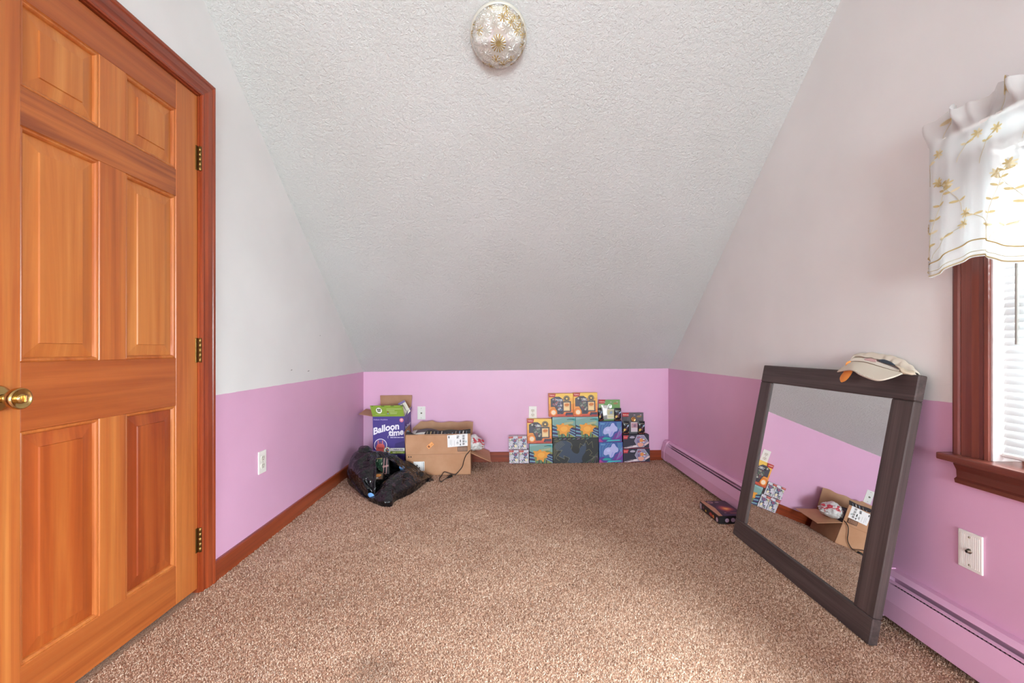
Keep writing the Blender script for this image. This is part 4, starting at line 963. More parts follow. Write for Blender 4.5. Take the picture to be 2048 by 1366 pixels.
foil_pack(None, (px_x(1235.5, 3.80), 3.800, zblue + 0.001), 0.060, 0.112, dk, label='dark foil pack standing upright before the green blister card')
foil_pack(None, (px_x(1203.5, 3.795), 3.795, zblue + 0.004), 0.040, 0.112, dk, label='dark foil pack tilted sideways before the green blister card', rot=-0.22)
foil_pack(None, (px_x(1251.5, 3.80), 3.797, zlong + 0.001), 0.056, 0.112, dk, label='dark foil pack before the grey blister card, beside the blue boxes')
foil_pack(None, (px_x(1282.5, 3.80), 3.797, zlong + 0.001), 0.060, 0.112, dk, label='dark foil pack before the grey blister card, at the heater end')

# flat dark game box on the carpet by the mirror
def game_box():
    x0, x1, y0, y1, h = 1.170, 1.322, 2.447, 2.690, 0.044
    root = tag(empty('game_box', ((x0 + x1) / 2, (y0 + y1) / 2, F(1.245) + 0.003)), 'flat dark purple box with an orange glow picture on the carpet beside the mirror', 'box')
    w, d = x1 - x0, y1 - y0
    mb = MB(); mb.bbox(-w / 2, w / 2, -d / 2, d / 2, 0, h, flat('#231a22', 0.35), 0.0015); mb.build('box_body', root)
    p = Print((-w / 2 + 0.001, -d / 2 + 0.001, h), (w - 0.002, 0, 0), (0, d - 0.002, 0))
    p.rect(0, 1, 0, 1, '#3c2c3e'); p.poly([(0, 0), (0.14, 0), (0.24, 0.5), (0.16, 1), (0, 1)], '#b98464')
    for r_, c in ((0.3, '#5a3048'), (0.23, '#8a3c48'), (0.17, '#b85a44'), (0.11, '#dc8a4c'), (0.06, '#f0b468')): p.poly(outline([(0.62 + r_ * 1.2 * math.cos(t), 0.45 + r_ * 0.8 * math.sin(t) * (1 + 0.25 * math.cos(3 * t))) for t in np.linspace(0, 6.28, 11)[:-1]], 2), c)
    p.disc(0.32, 0.88, 0.11, '#a8808a'); p.disc(0.32, 0.88, 0.07, '#6a4a58'); p.rect(0.52, 0.66, 0.86, 0.92, '#a88a9a'); p.rect(0.24, 0.98, 0.02, 0.1, '#4a4060'); p.rect(0.34, 0.42, 0.16, 0.2, '#a87888'); p.rect(0.55, 0.95, 0.14, 0.18, '#9c5a64'); p.rect(0.86, 0.97, 0.05, 0.08, '#d8c8cc')
    p.build('printed_top', root)
    p = Print((-w / 2, d / 2 - 0.001, 0.001), (0, -d + 0.002, 0), (0, 0, h - 0.002))
    p.rect(0, 1, 0, 1, '#20161c'); p.poly([(0.02, 0.1), (0.1, 0.05), (0.1, 0.8), (0.02, 0.85)], '#b8a4b0'); p.disc(0.92, 0.4, 0.05, '#c0aab4'); p.poly(outline([(0.28, 0.2), (0.34, 0.6), (0.4, 0.2)], 2), '#b89a3c'); p.poly(outline([(0.5, 0.2), (0.56, 0.7), (0.68, 0.6), (0.74, 0.2)], 2), '#a8382c'); p.disc(0.74, 0.4, 0.04, '#d07a3c'); p.disc(0.2, 0.5, 0.03, '#8a3c4c'); p.build('printed_side', root)
    p = Print((-w / 2 + 0.001, -d / 2, 0.001), (w - 0.002, 0, 0), (0, 0, h - 0.002))
    p.rect(0, 1, 0, 1, '#140f12'); p.disc(0.3, 0.45, 0.075, '#a890a4'); p.disc(0.52, 0.5, 0.08, '#9a8298'); p.poly(outline([(0.66, 0.3), (0.7, 0.85), (0.95, 0.8), (0.9, 0.25)], 2), '#c8562c'); p.poly(outline([(0.74, 0.5), (0.8, 0.8), (0.92, 0.7)], 2), '#e8a04a'); p.build('printed_front', root)
game_box()

# ------------------------------------------------------------------ balloon kit box in the corner
def flap(mb, a, b, c, d, mo, mi, t=0.003):
    """A bent board a-b (hinge) to c-d (free edge), outside material mo, inside mi."""
    a, b, c, d = map(Vector, (a, b, c, d)); n = (b - a).cross(d - a).normalized() * t
    mb.face([a, b, c, d], mo); mb.face([d - n, c - n, b - n, a - n], mi)
    for p, q in ((a, b), (b, c), (c, d), (d, a)): mb.face([p, p - n, q - n, q], mi)
def balloon_box():
    yf, yb = 3.605, 3.840; x0 = P(746.6, 0, yf).x; x1 = P(810, 0, yf).x; zt = P(0, 833.0, yf).z
    cx, cy = (x0 + x1) / 2, (yf + yb) / 2; z0 = F(cx) + 0.003
    root = tag(empty('balloon_kit_box', (cx, cy, z0)), 'tall purple and green helium balloon kit box, open, in the corner', 'box')
    w, d, h = x1 - x0, yb - yf, zt - z0; pu = flat('#4b3a86', 0.4); gr = flat('#8aa43c', 0.45); t = 0.003
    mb = MB()
    for a, b, c, e in ((-w / 2, w / 2, -d / 2, -d / 2 + t), (-w / 2, w / 2, d / 2 - t, d / 2), (-w / 2, -w / 2 + t, -d / 2, d / 2), (w / 2 - t, w / 2, -d / 2, d / 2)): mb.box(a, b, c, e, 0, h, pu)
    mb.box(-w / 2, w / 2, -d / 2, d / 2, 0, t, M['card_in']); mb.build('box_body', root)
    p = Print((-w / 2, -d / 2, 0), (w, 0, 0), (0, 0, h))
    p.rect(0, 1, 0, 1, '#473783'); p.poly([(0.55, 0), (1, 0), (1, 0.55), (0.7, 0.5)], '#3a2d70')
    wt = '#ece6ee'
    p.text('Helium Anytime', 0.03, 0.47, 0.925, 0.957, '#b8a8d8', 0.012)
    # rising, arched word
    p.text('Balloon', 0.02, 0.83, 0.66, 0.79, wt, 0.035, 0.0, 0.02, 0.10)
    p.text('time', 0.50, 0.97, 0.64, 0.755, wt, 0.035, 0.0, -0.012, 0.025)
    p.line([(0.5, 0.70), (0.52, 0.66), (0.47, 0.63), (0.48, 0.60)], 0.0025, wt)
    for k in range(4): p.rect(0.55 + 0.108 * k, 0.645 + 0.108 * k, 0.605, 0.62, '#cfc6e2')
    p.disc(0.91, 0.93, 0.065, '#d8748c'); p.rect(0.875, 0.945, 0.938, 0.948, '#f0d8dc'); p.rect(0.885, 0.935, 0.918, 0.928, '#f0d8dc')
    p.disc(0.24, 0.475, 0.205, wt); p.disc(0.24, 0.475, 0.185, '#5a4a92')
    p.poly(outline([(0.10, 0.34), (0.10, 0.46), (0.16, 0.50), (0.33, 0.50), (0.37, 0.46), (0.37, 0.34), (0.3, 0.31), (0.16, 0.31)], 2), '#d8605c'); p.rect(0.15, 0.18, 0.49, 0.56, '#d8746c'); p.rect(0.29, 0.32, 0.49, 0.56, '#d8746c'); p.rect(0.2, 0.27, 0.5, 0.53, '#8a4a5c'); p.text('Balloon', 0.15, 0.33, 0.41, 0.44, '#7a2f3c', 0.02)
    p.disc(0.45, 0.375, 0.115, '#8aa43c'); p.disc(0.45, 0.375, 0.105, '#e4e2dc')
    for a, b, c in ((0.45, 0.41, '#b8383c'), (0.42, 0.385, '#4a6a3c'), (0.48, 0.385, '#3a4a8c'), (0.44, 0.36, '#3c3c44'), (0.47, 0.355, '#c88a3c')): p.disc(a, b, 0.026, c)
    p.rect(0.55, 1.0, 0.365, 0.42, '#e4e0da'); p.text('Helium Kit', 0.65, 0.95, 0.378, 0.408, '#3a2d70', 0.02)
    p.rect(0.55, 1.0, 0.315, 0.36, '#8aa43c'); p.rect(0.62, 0.72, 0.328, 0.35, '#d8e0b0'); p.rect(0.74, 0.95, 0.328, 0.35, '#bccb80')
    p.rect(0.58, 0.66, 0.276, 0.29, '#d8d0e8'); p.rect(0.68, 0.77, 0.278, 0.288, '#b0a4cc')
    for k in range(4): p.line([(0.6 + 0.12 * (k % 2), 0.24 - 0.025 * k), (0.9, 0.24 - 0.025 * k)], 0.0012, '#a898cc')
    p.disc(0.14, 0.28, 0.13, '#e4e6d0'); p.disc(0.14, 0.28, 0.118, '#8aa43c'); p.text('30', 0.075, 0.205, 0.262, 0.315, '#eef0dc', 0.03)
    p.build('printed_front', root)
    p = Print((w / 2, -d / 2, 0), (0, d, 0), (0, 0, h)); p.rect(0, 1, 0, 1, '#5a4694'); p.text('Balloon', 0.1, 0.9, 0.72, 0.8, wt, 0.03, slant=0.05); p.disc(0.55, 0.9, 0.1, '#3a2d70'); p.rect(0.15, 0.85, 0.62, 0.65, wt); p.build('printed_side', root)
    mb = MB(); hx = w / 2
    fl = [(-hx, -d / 2, h), (hx, -d / 2, h), (hx - 0.010, -d / 2 - 0.020, h + 0.093), (-hx - 0.016, -d / 2 - 0.020, h + 0.093)]
    flap(mb, *fl, gr, M['card_in']); fo = mb.build('front_flap', root)
    u = Vector(fl[1]) - Vector(fl[0]); v = Vector(fl[3]) - Vector(fl[0]) + Vector((0.008, 0, 0))
    p = Print(fl[0], u, v)
    p.disc(0.23, 0.55, 0.095, '#eef0e2'); p.poly([(0.16, 0.45), (0.3, 0.45), (0.26, 0.27)], '#eef0e2'); p.rect(0.175, 0.225, 0.56, 0.7, '#3c4428'); p.rect(0.235, 0.285, 0.56, 0.7, '#3c4428'); p.rect(0.18, 0.28, 0.44, 0.53, '#3c4428')
    p.line([(0.1, 0.2), (0.42, 0.2)], 0.002, '#c8d488')
    for k, (a, b) in enumerate(((0.47, 0.95), (0.47, 0.72), (0.56, 0.8), (0.56, 0.78))): p.line([(a, 0.68 - 0.14 * k), (b, 0.68 - 0.14 * k)], 0.003, '#d8dca8')
    p.disc(0.5, 0.43, 0.025, '#8a4a2c'); p.disc(0.5, 0.27, 0.022, '#7a8ab0')
    for k in range(4): p.rect(0.02 + 0.3 * k, 0.12 + 0.3 * k if k else 0.06, 0.93, 0.985, '#44502c')
    p.build('printed_flap', fo)
    mb = MB(); flap(mb, (hx, d / 2, h), (-hx, d / 2, h), (-hx - 0.004, d / 2 - 0.004, h + 0.150), (hx + 0.014, d / 2 - 0.004, h + 0.150), M['card_in'], M['card_in']); mb.build('back_flap', root)
    L0 = root.location
    def lp(px, py, y): return P(px, py, y) - L0
    mb = MB(); flap(mb, (-hx, d / 2, h), (-hx, -d / 2, h), lp(718.5, 828, 3.66), lp(733, 817.5, 3.80), M['card_in'], M['card_in']); mb.build('side_flap', root)
    mb = MB(); flap(mb, (hx, -d / 2, h), (hx, d / 2, h), (hx + 0.012, d / 2 - 0.015, h + 0.052), (hx + 0.010, -d / 2 + 0.12, h + 0.045), pu, flat('#e2dccb', 0.6)); mb.build('side_flap', root)
    # white instruction sheet leaning out of the box
    o = tag(empty('folded_leaflet', (cx + hx - 0.01, cy, z0 + h - 0.02)), 'white leaflet with a dark fold sticking out of the balloon kit box', 'leaflet')
    A, Bv, Cv, Dv = (P(*q) - o.location for q in ((796, 807, 3.70), (809, 800, 3.70), (821, 822, 3.72), (811, 833, 3.70)))
    n = Vector((0, 0.003, 0)); mb = MB(); mb.face([A, Dv, Cv, Bv], flat('#e9e3d2', 0.6)); mb.face([p_ + n for p_ in (A, Bv, Cv, Dv)], flat('#d8d2c2', 0.6)); mb.face([A, Bv, Bv + n, A + n], flat('#6a5a92', 0.6)); mb.build('sheet', o)
    mb = MB(); m1, m2 = A.lerp(Bv, 0.5) - n * 0.3, Dv.lerp(Cv, 0.5) - n * 0.3; e = (Bv - A).normalized() * 0.0016; mb.face([m1 - e, m2 - e, m2 + e, m1 + e], flat('#4a4450', 0.7))
    e2 = (Dv - A) * 0.14; mb.face([A - n * 0.3, A + e2 - n * 0.3, Bv + e2 - n * 0.3, Bv - n * 0.3], flat('#7a6a9c', 0.6)); mb.build('fold_line', o)
    o.parent = None
balloon_box()

# ------------------------------------------------------------------ brown shipping carton
BXW, BXD, BXH, FLP = 0.507, 0.31, 0.168, 0.155
def brown_carton():
    yaw = math.radians(2.6); cx, cy = (px_x(810.8, 3.45) + px_x(939.4, 3.47)) / 2, 3.462 + BXD / 2
    z0 = F(cx) + 0.003
    root = tag(empty('shipping_carton', (cx, cy, z0), yaw), 'open brown cardboard shipping carton with a white label, against the knee wall', 'box')
    w, d, h, t = BXW / 2, BXD / 2, BXH, 0.004; mb = MB()
    for a, b, c, e in ((-w, w, -d, -d + t), (-w, w, d - t, d), (-w, -w + t, -d, d), (w - t, w, -d, d)): mb.box(a, b, c, e, 0, h, M['card'])
    mb.box(-w, w, -d, d, 0, t, M['card_in']); mb.build('box_body', root)
    mb = MB(); flap(mb, (-w, -d, h), (w, -d, h), (w + 0.001, -d + 0.004, h + FLP - 0.002), (-w, -d + 0.004, h + FLP), M['card'], M['card_in'], 0.004)
    ff = mb.build('front_flap', root)
    # torn top edge folded in, with printed black tape
    mb = MB(); zt = h + FLP; rows = [[], []]
    for k in range(25):
        u = k / 24; x = -w + 0.145 + (2 * w - 0.145) * u
        rows[0].append((x, -d + 0.003, zt - 0.008 - 0.002 * u)); rows[1].append((x, -d + 0.022 + 0.004 * math.sin(u * 9), zt + 0.026 + 0.003 * math.sin(u * 14) + 0.003 * u - (0.02 * max(0, 0.06 - u) / 0.06)))
    mb.grid(rows, flat('#2a2426', 0.35), True); rr = [[(a, b + 0.002, c) for a, b, c in r[::-1]] for r in rows]; mb.grid(rr, M['card_in'], True)
    tp = mb.build('tape_strip', root)
    rnd = random.Random(4); mb = MB()
    for k in range(12):
        u = 0.05 + 0.078 * k; x = -w + 0.145 + (2 * w - 0.145) * u
        def tpv(dx, v): return (x + dx, -d + 0.003 + 0.019 * v - 0.0012, zt - 0.008 + 0.034 * v + 0.0006)
        ww = rnd.uniform(0.002, 0.007); c = rnd.choice(['#b8a898', '#d8d0c8', '#8a9ab0', '#b89a6a'])
        mb.face([tpv(0, 0.25), tpv(ww, 0.25), tpv(ww + 0.003, 0.8), tpv(0.003, 0.8)], flat(c, 0.5))
    for xx in (0.055, 0.100):
        mb.lathe([(0.0045, 0), (0.0085, 0.0004), (0.0085, 0.001), (0.0045, 0.001)], flat('#dcc8b4', 0.5), 14, Matrix.Translation((xx, -d + 0.016, zt + 0.016)) @ Matrix.Rotation(math.pi / 2 - 0.45, 4, 'X'), capped=False)
    mb.build('tape_print', tp)
    mb = MB(); tw = [(-w, -d + 0.003, zt - 0.004), (-w + 0.10, -d + 0.003, zt - 0.004), (-w + 0.06, -d + 0.012, zt + 0.004), (-w + 0.03, -d + 0.02, zt + 0.02), (-w + 0.015, -d + 0.02, zt + 0.034), (-w + 0.003, -d + 0.015, zt + 0.02)]
    mb.face(tw, flat('#2a2426', 0.35)); mb.face([(a, b + 0.002, c) for a, b, c in tw[::-1]], flat('#2a2426', 0.35)); mb.build('torn_tape', root)
    # back flap with an uneven torn edge
    mb = MB(); n = 30; lo, hi = [], []
    for k in range(n + 1):
        u = k / n; x = -w + 2 * w * u
        top = h + 0.196 + 0.004 * math.sin(u * 23) + (0.012 if 0.12 < u < 0.34 else 0) - (0.05 * max(0, 0.12 - u) / 0.12)
        lo.append((x, d, h)); hi.append((x + 0.01 * u, d + 0.012, top))
    mb.grid([lo, hi], M['card_in'], True); mb.grid([[(a, b + 0.004, c) for a, b, c in r[::-1]] for r in (lo, hi)], M['card'], True); mb.build('back_flap', root)
    mb = MB(); flap(mb, (-w, d, h), (-w, -d, h), (-w - 0.010, -d - 0.0, h + 0.178), (-w - 0.022, d - 0.02, h + 0.182), M['card'], M['card_in'], 0.004); mb.build('side_flap', root)
    mb = MB(); flap(mb, (w, -d, h), (w, d, h), (w + 0.148, d + 0.03, h - 0.068), (w + 0.158, -d + 0.03, h - 0.082), M['card_in'], M['card'], 0.004); mb.build('side_flap', root)
    # print on the front, with the crease shade drawn in
    p = Print((-w, -d, 0), (2 * w, 0, 0), (0, 0, h)); H = h
    p.line([(0, 0.985), (1, 0.985)], 0.0025, '#9a6c4e')  # shade along the flap crease painted as a darker line
    p.rect(0.115, 0.285, 0.22, 0.66, '#e4e0dc'); p.rect(0.12, 0.28, 0.225, 0.655, '#efecea'); p.poly([(0.155, 0.44), (0.185, 0.44), (0.17, 0.54)], '#1c1a1a'); p.poly([(0.19, 0.34), (0.22, 0.34), (0.205, 0.42)], '#1c1a1a')
    for k in range(9): p.rect(0.263, 0.276, 0.24 + 0.045 * k, 0.268 + 0.045 * k, '#3c3838')
    p.line([(0.245, 0.24), (0.245, 0.64)], 0.001, '#8a8684')
    for a in (0.035, 0.068): p.poly([(a, 0.86), (a + 0.022, 0.86), (a + 0.018, 0.91), (a + 0.011, 0.93), (a + 0.004, 0.91)], '#231c1a')
    p.build('printed_front', root)
    q = Print((-w, -d, h), (2 * w, 0, 0), (0, 0.004, FLP))
    q.poly([(0.645, 0.32), (0.955, 0.38), (0.955, 0.995), (0.640, 0.93)], '#eeebea')
    def lab(a, b): return (0.645 + 0.31 * a, 0.32 + 0.06 * a + 0.61 * b)
    def lr(a0, a1, b0, b1, c): q.poly([lab(a0, b0), lab(a1, b0), lab(a1, b1), lab(a0, b1)], c)
    lr(0.04, 0.09, 0.74, 0.92, '#2a2828')
    rnd = random.Random(8)
    for a0, b0, b1 in ((0.2, 0.1, 0.6), (0.33, 0.08, 0.55), (0.13, 0.2, 0.6), (0.5, 0.25, 0.55)): lr(a0, a0 + 0.012, b0, b1, '#a8a4a4')
    for i in range(5):
        for j in range(6):
            if rnd.random() < 0.6: lr(0.45 + 0.026 * i, 0.472 + 0.026 * i, 0.68 + 0.04 * j, 0.715 + 0.04 * j, '#5c5858')
            if rnd.random() < 0.6: lr(0.45 + 0.018 * i, 0.465 + 0.018 * i, 0.14 + 0.045 * j, 0.18 + 0.045 * j, '#8a8686')
    lr(0.62, 0.66, 0.34, 0.56, '#2a2828'); lr(0.62, 0.66, 0.08, 0.24, '#2a2828')
    for b0 in (0.12, 0.34, 0.56, 0.78):
        for j in range(9): lr(0.74 + (0.01 * (j % 2)), 0.85, b0 + 0.018 * j, b0 + 0.018 * j + 0.009, '#4a4646')
    lr(0.9, 0.94, 0.3, 0.44, '#8fb4b0')
    q.rect(0.800, 0.950, 0.12, 0.36, '#3a2620'); q.rect(0.808, 0.942, 0.145, 0.335, '#b5876a')
    for j in range(14): q.rect(0.812 + 0.0092 * j, 0.812 + 0.0092 * j + (0.005 if j % 3 else 0.0028), 0.15, 0.33, '#5c4034')
    c_, s_ = math.cos(0.72), math.sin(0.72)
    def st(a, b): x_, z_ = a * 0.054, b * 0.028; return (0.38 + (x_ * c_ - z_ * s_) / (2 * w), 0.45 + (x_ * s_ + z_ * c_) / FLP)
    q.poly([st(-0.5, -0.5), st(0.5, -0.5), st(0.5, 0.5), st(-0.5, 0.5)], '#f0a25c'); q.poly([st(-0.4, -0.3), st(-0.12, -0.3), st(-0.12, 0.3), st(-0.4, 0.3)], '#8a4a20'); q.poly([st(0.0, -0.2), st(0.4, -0.2), st(0.4, -0.05), st(0.0, -0.05)], '#c87a3c')
    q.build('shipping_label', ff)
    return root
brown_carton()

def carton_contents():
    # folded grey pad with a white edge lying in the carton
    b = Vector((-0.60, 3.63, 0.02)); o = tag(empty('folded_pad', b), 'grey folded pad with a white edge inside the brown carton', 'pad')
    mb = MB(); top, bot, cen = [], [], []
    for k in range(25):
        u = k / 24; x = -0.175 + 0.36 * u; z = 0.270 + 0.040 * math.sin(math.pi * min(1, u * 1.25 + 0.12)) - 0.02 * u
        top.append([(x, y, z + 0.006 * math.cos(y * 30)) for y in np.linspace(-0.10, 0.10, 9)])
    mb.grid(top, flat('#6a6468', 0.8), True); mb.build('pad_cover', o)
    mb = MB(); e = [[(x, y - 0.012, z - 0.016) for x, y, z in (r[0],)] + [(r[0][0], r[0][1] - 0.004, r[0][2] + 0.006), (r[0][0], r[0][1] + 0.006, r[0][2])] for r in top]
    mb.grid(e, flat('#e0dcd6', 0.8), True)
    e2 = [[(top[0][j][0] - 0.014, top[0][j][1], top[0][j][2] - 0.02), (top[0][j][0] - 0.006, top[0][j][1], top[0][j][2] + 0.008), (top[1][j][0] + 0.012, top[1][j][1], top[1][j][2] + 0.006)] for j in range(9)]
    mb.grid(e2, flat('#e0dcd6', 0.8), True); mb.build('white_edge', o)
    mb = MB(); mb.bbox(-0.17, 0.20, -0.11, 0.10, 0.0, 0.25, flat('#5c565a', 0.85), 0.02, seg=2); mb.build('pad_core', o)
    # crumpled white plastic bag
    b = P(947, 900, 3.60); o = tag(empty('plastic_shopping_bag', b), 'crumpled white plastic bag with red print spilling from the brown carton', 'plastic bag')
    m, nt, bs = newmat('white_plastic_red_print'); v = texvec(nt); c = ramp(nt, noise(nt, v, 17, 2), [(0.57, '#dcdad8'), (0.6, '#c23a48'), (0.66, '#c23a48'), (0.69, '#dcdad8')])
    nt.links.new(c, bs.inputs['Base Color']); bs.inputs['Roughness'].default_value = 0.35; bs.inputs['Subsurface Weight'].default_value = 0.0
    bm = bmesh.new(); bmesh.ops.create_icosphere(bm, subdivisions=5, radius=1)
    for q in bm.verts:
        n = q.co.normalized(); r = 1 + 0.30 * mnoise.turbulence(n * 1.7 + Vector((3, 1, 2)), 3, True) - 0.12 * abs(mnoise.noise(n * 4.2)) - 0.06 * abs(mnoise.noise(n * 9))
        q.co = Vector((n.x * 0.058, n.y * 0.085, n.z * 0.058)) * r
        if n.x > 0.3: q.co.x += 0.030 * (n.x - 0.3) * (1 + mnoise.noise(n * 5)); q.co.z -= 0.03 * (n.x - 0.3)
    me = bpy.data.meshes.new('bag_film'); bm.to_mesh(me); bm.free(); me.materials.append(m)
    for f in me.polygons: f.use_smooth = True
    ob = bpy.data.objects.new('bag_film', me); COL.objects.link(ob); ob.parent = o; ob.location = (0, 0, 0.060)
    # black cord hanging over the corner of the carton
    pts = [P(936, 893, 3.58), P(940.5, 898, 3.50), P(938.5, 903, 3.462), P(936, 906, 3.455), P(931.2, 912, 3.452), P(927, 924, 3.452), P(925, 932.5, 3.452), P(919, 941, 3.452), P(910.3, 949.0, 3.440), P(898.5, 946.5, 3.438), P(888.6, 944.0, 3.436), P(883, 951, 3.40)]
    fl = [(878.9, 958), (879.8, 963.5), (883, 965), (889, 960.5), (893, 958)]
    for a, q in fl: w = PF(a, q); pts.append(w + Vector((0, 0, 0.006)))
    fine = []
    for i in range(len(pts) - 1):
        p0, p1, p2, p3 = pts[max(0, i - 1)], pts[i], pts[i + 1], pts[min(len(pts) - 1, i + 2)]
        for f in np.linspace(0, 1, 6)[:-1]: fine.append(0.5 * ((2 * p1) + (p2 - p0) * f + (2 * p0 - 5 * p1 + 4 * p2 - p3) * f * f + (3 * p1 - p0 - 3 * p2 + p3) * f ** 3))
    fine.append(pts[-1]); bl_ = flat('#1b191a', 0.45)
    end = pts[-1]; o = tag(empty('power_cord', end, 0, False), 'black power cord with a plug trailing from the carton onto the carpet', 'cord')
    mb = MB(); mb.tube([p - end for p in fine], 0.0032, bl_, 8); mb.build('cable', o)
    d = (PF(903, 954) + Vector((0, 0, 0.009)) - end); mb = MB(); mb.tube([Vector((0, 0, 0)), d * 0.25, d * 0.5, d * 0.6, d], [0.0036, 0.006, 0.010, 0.012, 0.011], bl_, 10); mb.build('plug', o)
    mb = MB(); e = d.normalized(); s = e.cross(Vector((0, 0, 1))).normalized()
    for k in (-1, 1): mb.tube([d + s * 0.005 * k, d + s * 0.005 * k + e * 0.013], 0.0014, flat('#b8a878', 0.3, 1.0), 6)
    mb.build('prong', o)
carton_contents()

# ------------------------------------------------------------------ black bin bag
def trash_bag():
    c = PF(770, 985); c.y = 3.12
    root = tag(empty('trash_bag', (c.x, c.y, F(c.x)), 0, False), 'half-open black plastic bin bag slumped on the carpet by the left wall', 'bag')
    B = root.location; mat = M['bag']
    def cr(p, a):                                     # crinkles
        q = Vector((p.x * 5.2, p.y * 4.0, p.z * 6.5)); w = mnoise.noise(q * 0.7) * 1.5
        r1 = 1 - abs(mnoise.noise(q + Vector((w, 0, w)))) * 2.4; r2 = 1 - abs(mnoise.noise(Vector((q.x * 1.3 + q.z, q.y * 3.4, q.z * 3.0 - q.x)) + Vector((4, 1, 7)))) * 2.4; r3 = 1 - abs(mnoise.noise(q * 5.1 + Vector((1, 9, 3)))) * 2
        return a * (0.75 * r1 + 0.5 * r2 + 0.10 * r3 - 0.75)
    # lower body: pillow on the footprint, floor outline read clockwise from the left wall
    foot = [(696, 966), (712, 981), (739.5, 1003), (752, 1009), (765, 1013.5), (783, 1013), (791, 1003), (812, 993), (832, 982), (849, 968)]
    ring = [PF(*q) for q in foot] + [Vector((-0.60, 3.40, F(-0.6))), Vector((-0.77, 3.425, F(-0.75))), Vector((-0.92, 3.48, F(-0.92))), Vector((-1.10, 3.55, F(-1.1))), Vector((-1.225, 3.48, F(-1.2)))]
    def loop(pl, n):
        m = len(pl); out = []
        for k in range(n):
            t = k / n * m; i = int(t); f = t - i
            p0, p1, p2, p3 = (pl[(i + j) % m] for j in (-1, 0, 1, 2))
            out.append(0.5 * ((2 * p1) + (p2 - p0) * f + (2 * p0 - 5 * p1 + 4 * p2 - p3) * f * f + (3 * p1 - p0 - 3 * p2 + p3) * f ** 3))
        return out
    N = 150; R0 = loop(ring, N); cen = Vector((-0.86, 3.17, 0))
    def top_h(x, y):                                  # how high the bag stands over the carpet
        h = 0.085 * math.exp(-(((x + 0.77) / 0.17) ** 2 + ((y - 3.08) / 0.22) ** 2)) + 0.215 * math.exp(-(((x + 1.09) / 0.13) ** 2 + ((y - 3.36) / 0.16) ** 2)) + 0.05
        return h - 0.10 * math.exp(-(((x + 0.925) / 0.07) ** 2 + ((y - 3.10) / 0.16) ** 2))
    rows = []; NV = 46
    for i in range(NV + 1):
        v = i / NV; row = []
        for k in range(N):
            p = R0[k]; q = p.lerp(cen, v ** 1.15); e = min(1, v / 0.34); prof = math.sqrt(max(0, 1 - (1 - e) ** 2))
            x, y = q.x, q.y; bulge = 0.025 * math.sin(math.pi * min(1, v / 0.12)) if v < 0.12 else 0
            dirn = Vector((p.x - cen.x, p.y - cen.y, 0)).normalized()
            s = Vector((x, y, F(x) + prof * max(0.012, top_h(x, y)))) + dirn * bulge
            s += Vector((dirn.x, dirn.y, 1)) * cr(s, 0.022) * min(1, v * 6)
            s.z = max(s.z, F(x) + 0.001); s.x = max(s.x, XL + 0.018); row.append(s - B)
        rows.append(row)
    mb = MB(); mb.grid(rows, mat, True, True); mb.build('bag_body', root)
    # hood: the sheet that rises from the left side over the back and ends in the open hem
    O = [PF(741, 1003.5), PF(722, 990), PF(704, 974), PF(695, 964), Vector((-1.235, 3.42, F(-1.2))), Vector((-1.16, 3.53, 0)), Vector((-0.98, 3.52, 0)), Vector((-0.82, 3.43, 0)), Vector((-0.66, 3.41, 0)), Vector((-0.60, 3.36, 0))]
    Mid = [P(738, 985, 2.90), P(722, 957, 2.98), P(708, 930, 3.12), P(706, 914, 3.25), P(712, 902, 3.36), P(728, 899, 3.44), P(756, 902, 3.44), P(785, 910, 3.42), P(816, 923, 3.40), P(842, 942, 3.36)]
    Hm = [P(743, 1002, 2.92), P(748, 985, 2.93), P(748, 962, 2.98), P(750, 938, 3.06), P(749, 919, 3.16), P(757, 913.5, 3.22), P(778, 918.5, 3.23), P(803, 934, 3.22), P(826, 950, 3.22), P(847.5, 964.5, 3.23)]
    def path(pl, t):
        n = len(pl) - 1; i = min(int(t * n), n - 1); f = t * n - i
        p0, p1, p2, p3 = (pl[max(0, min(n, i + j))] for j in (-1, 0, 1, 2))
        return 0.5 * ((2 * p1) + (p2 - p0) * f + (2 * p0 - 5 * p1 + 4 * p2 - p3) * f * f + (3 * p1 - p0 - 3 * p2 + p3) * f ** 3)
    rows = []; NU, NV = 130, 34
    for j in range(NV + 1):
        v = j / NV; row = []
        for i in range(NU + 1):
            t = i / NU; a, m_, b = path(O, t), path(Mid, t), path(Hm, t); ctl = m_ * 1.95 - (a + b) * 0.475
            s = a * (1 - v) ** 2 + ctl * 2 * v * (1 - v) + b * v * v
            s = s + Vector((0.4, -0.6, 0.7)) * (cr(s, 0.022) + 0.011 * math.sin(t * 44 + 5 * math.sin(t * 9)) * v * v) * min(1, v * 5) * (1 if v < 0.9 else 0.4)
            s.z = max(s.z, F(s.x) + 0.001); s.x = max(s.x, XL + 0.018); row.append(s - B)
        rows.append(row)
    mb = MB(); mb.grid(rows, mat, True); mb.build('bag_hood', root)
    # doubled hem band hanging along the mouth
    rows = []
    for j in range(7):
        v = j / 6; row = []
        for i in range(121):
            t = i / 120; b = path(Hm, t); m_ = path(Mid, t); d = (b - m_); d = d.normalized() * 0.034
            s = b + d * (v - 0.35) + Vector((0.002, -0.008, 0.002)) * math.sin(v * math.pi) + Vector((0, -0.004, 0)); s += Vector((0.5, -0.6, 0.5)) * cr(s, 0.006); s.z = max(s.z, F(s.x) + 0.002); row.append(s - B)
        rows.append(row)
    mb = MB(); mb.grid(rows, mat, True); mb.build('hem', root)
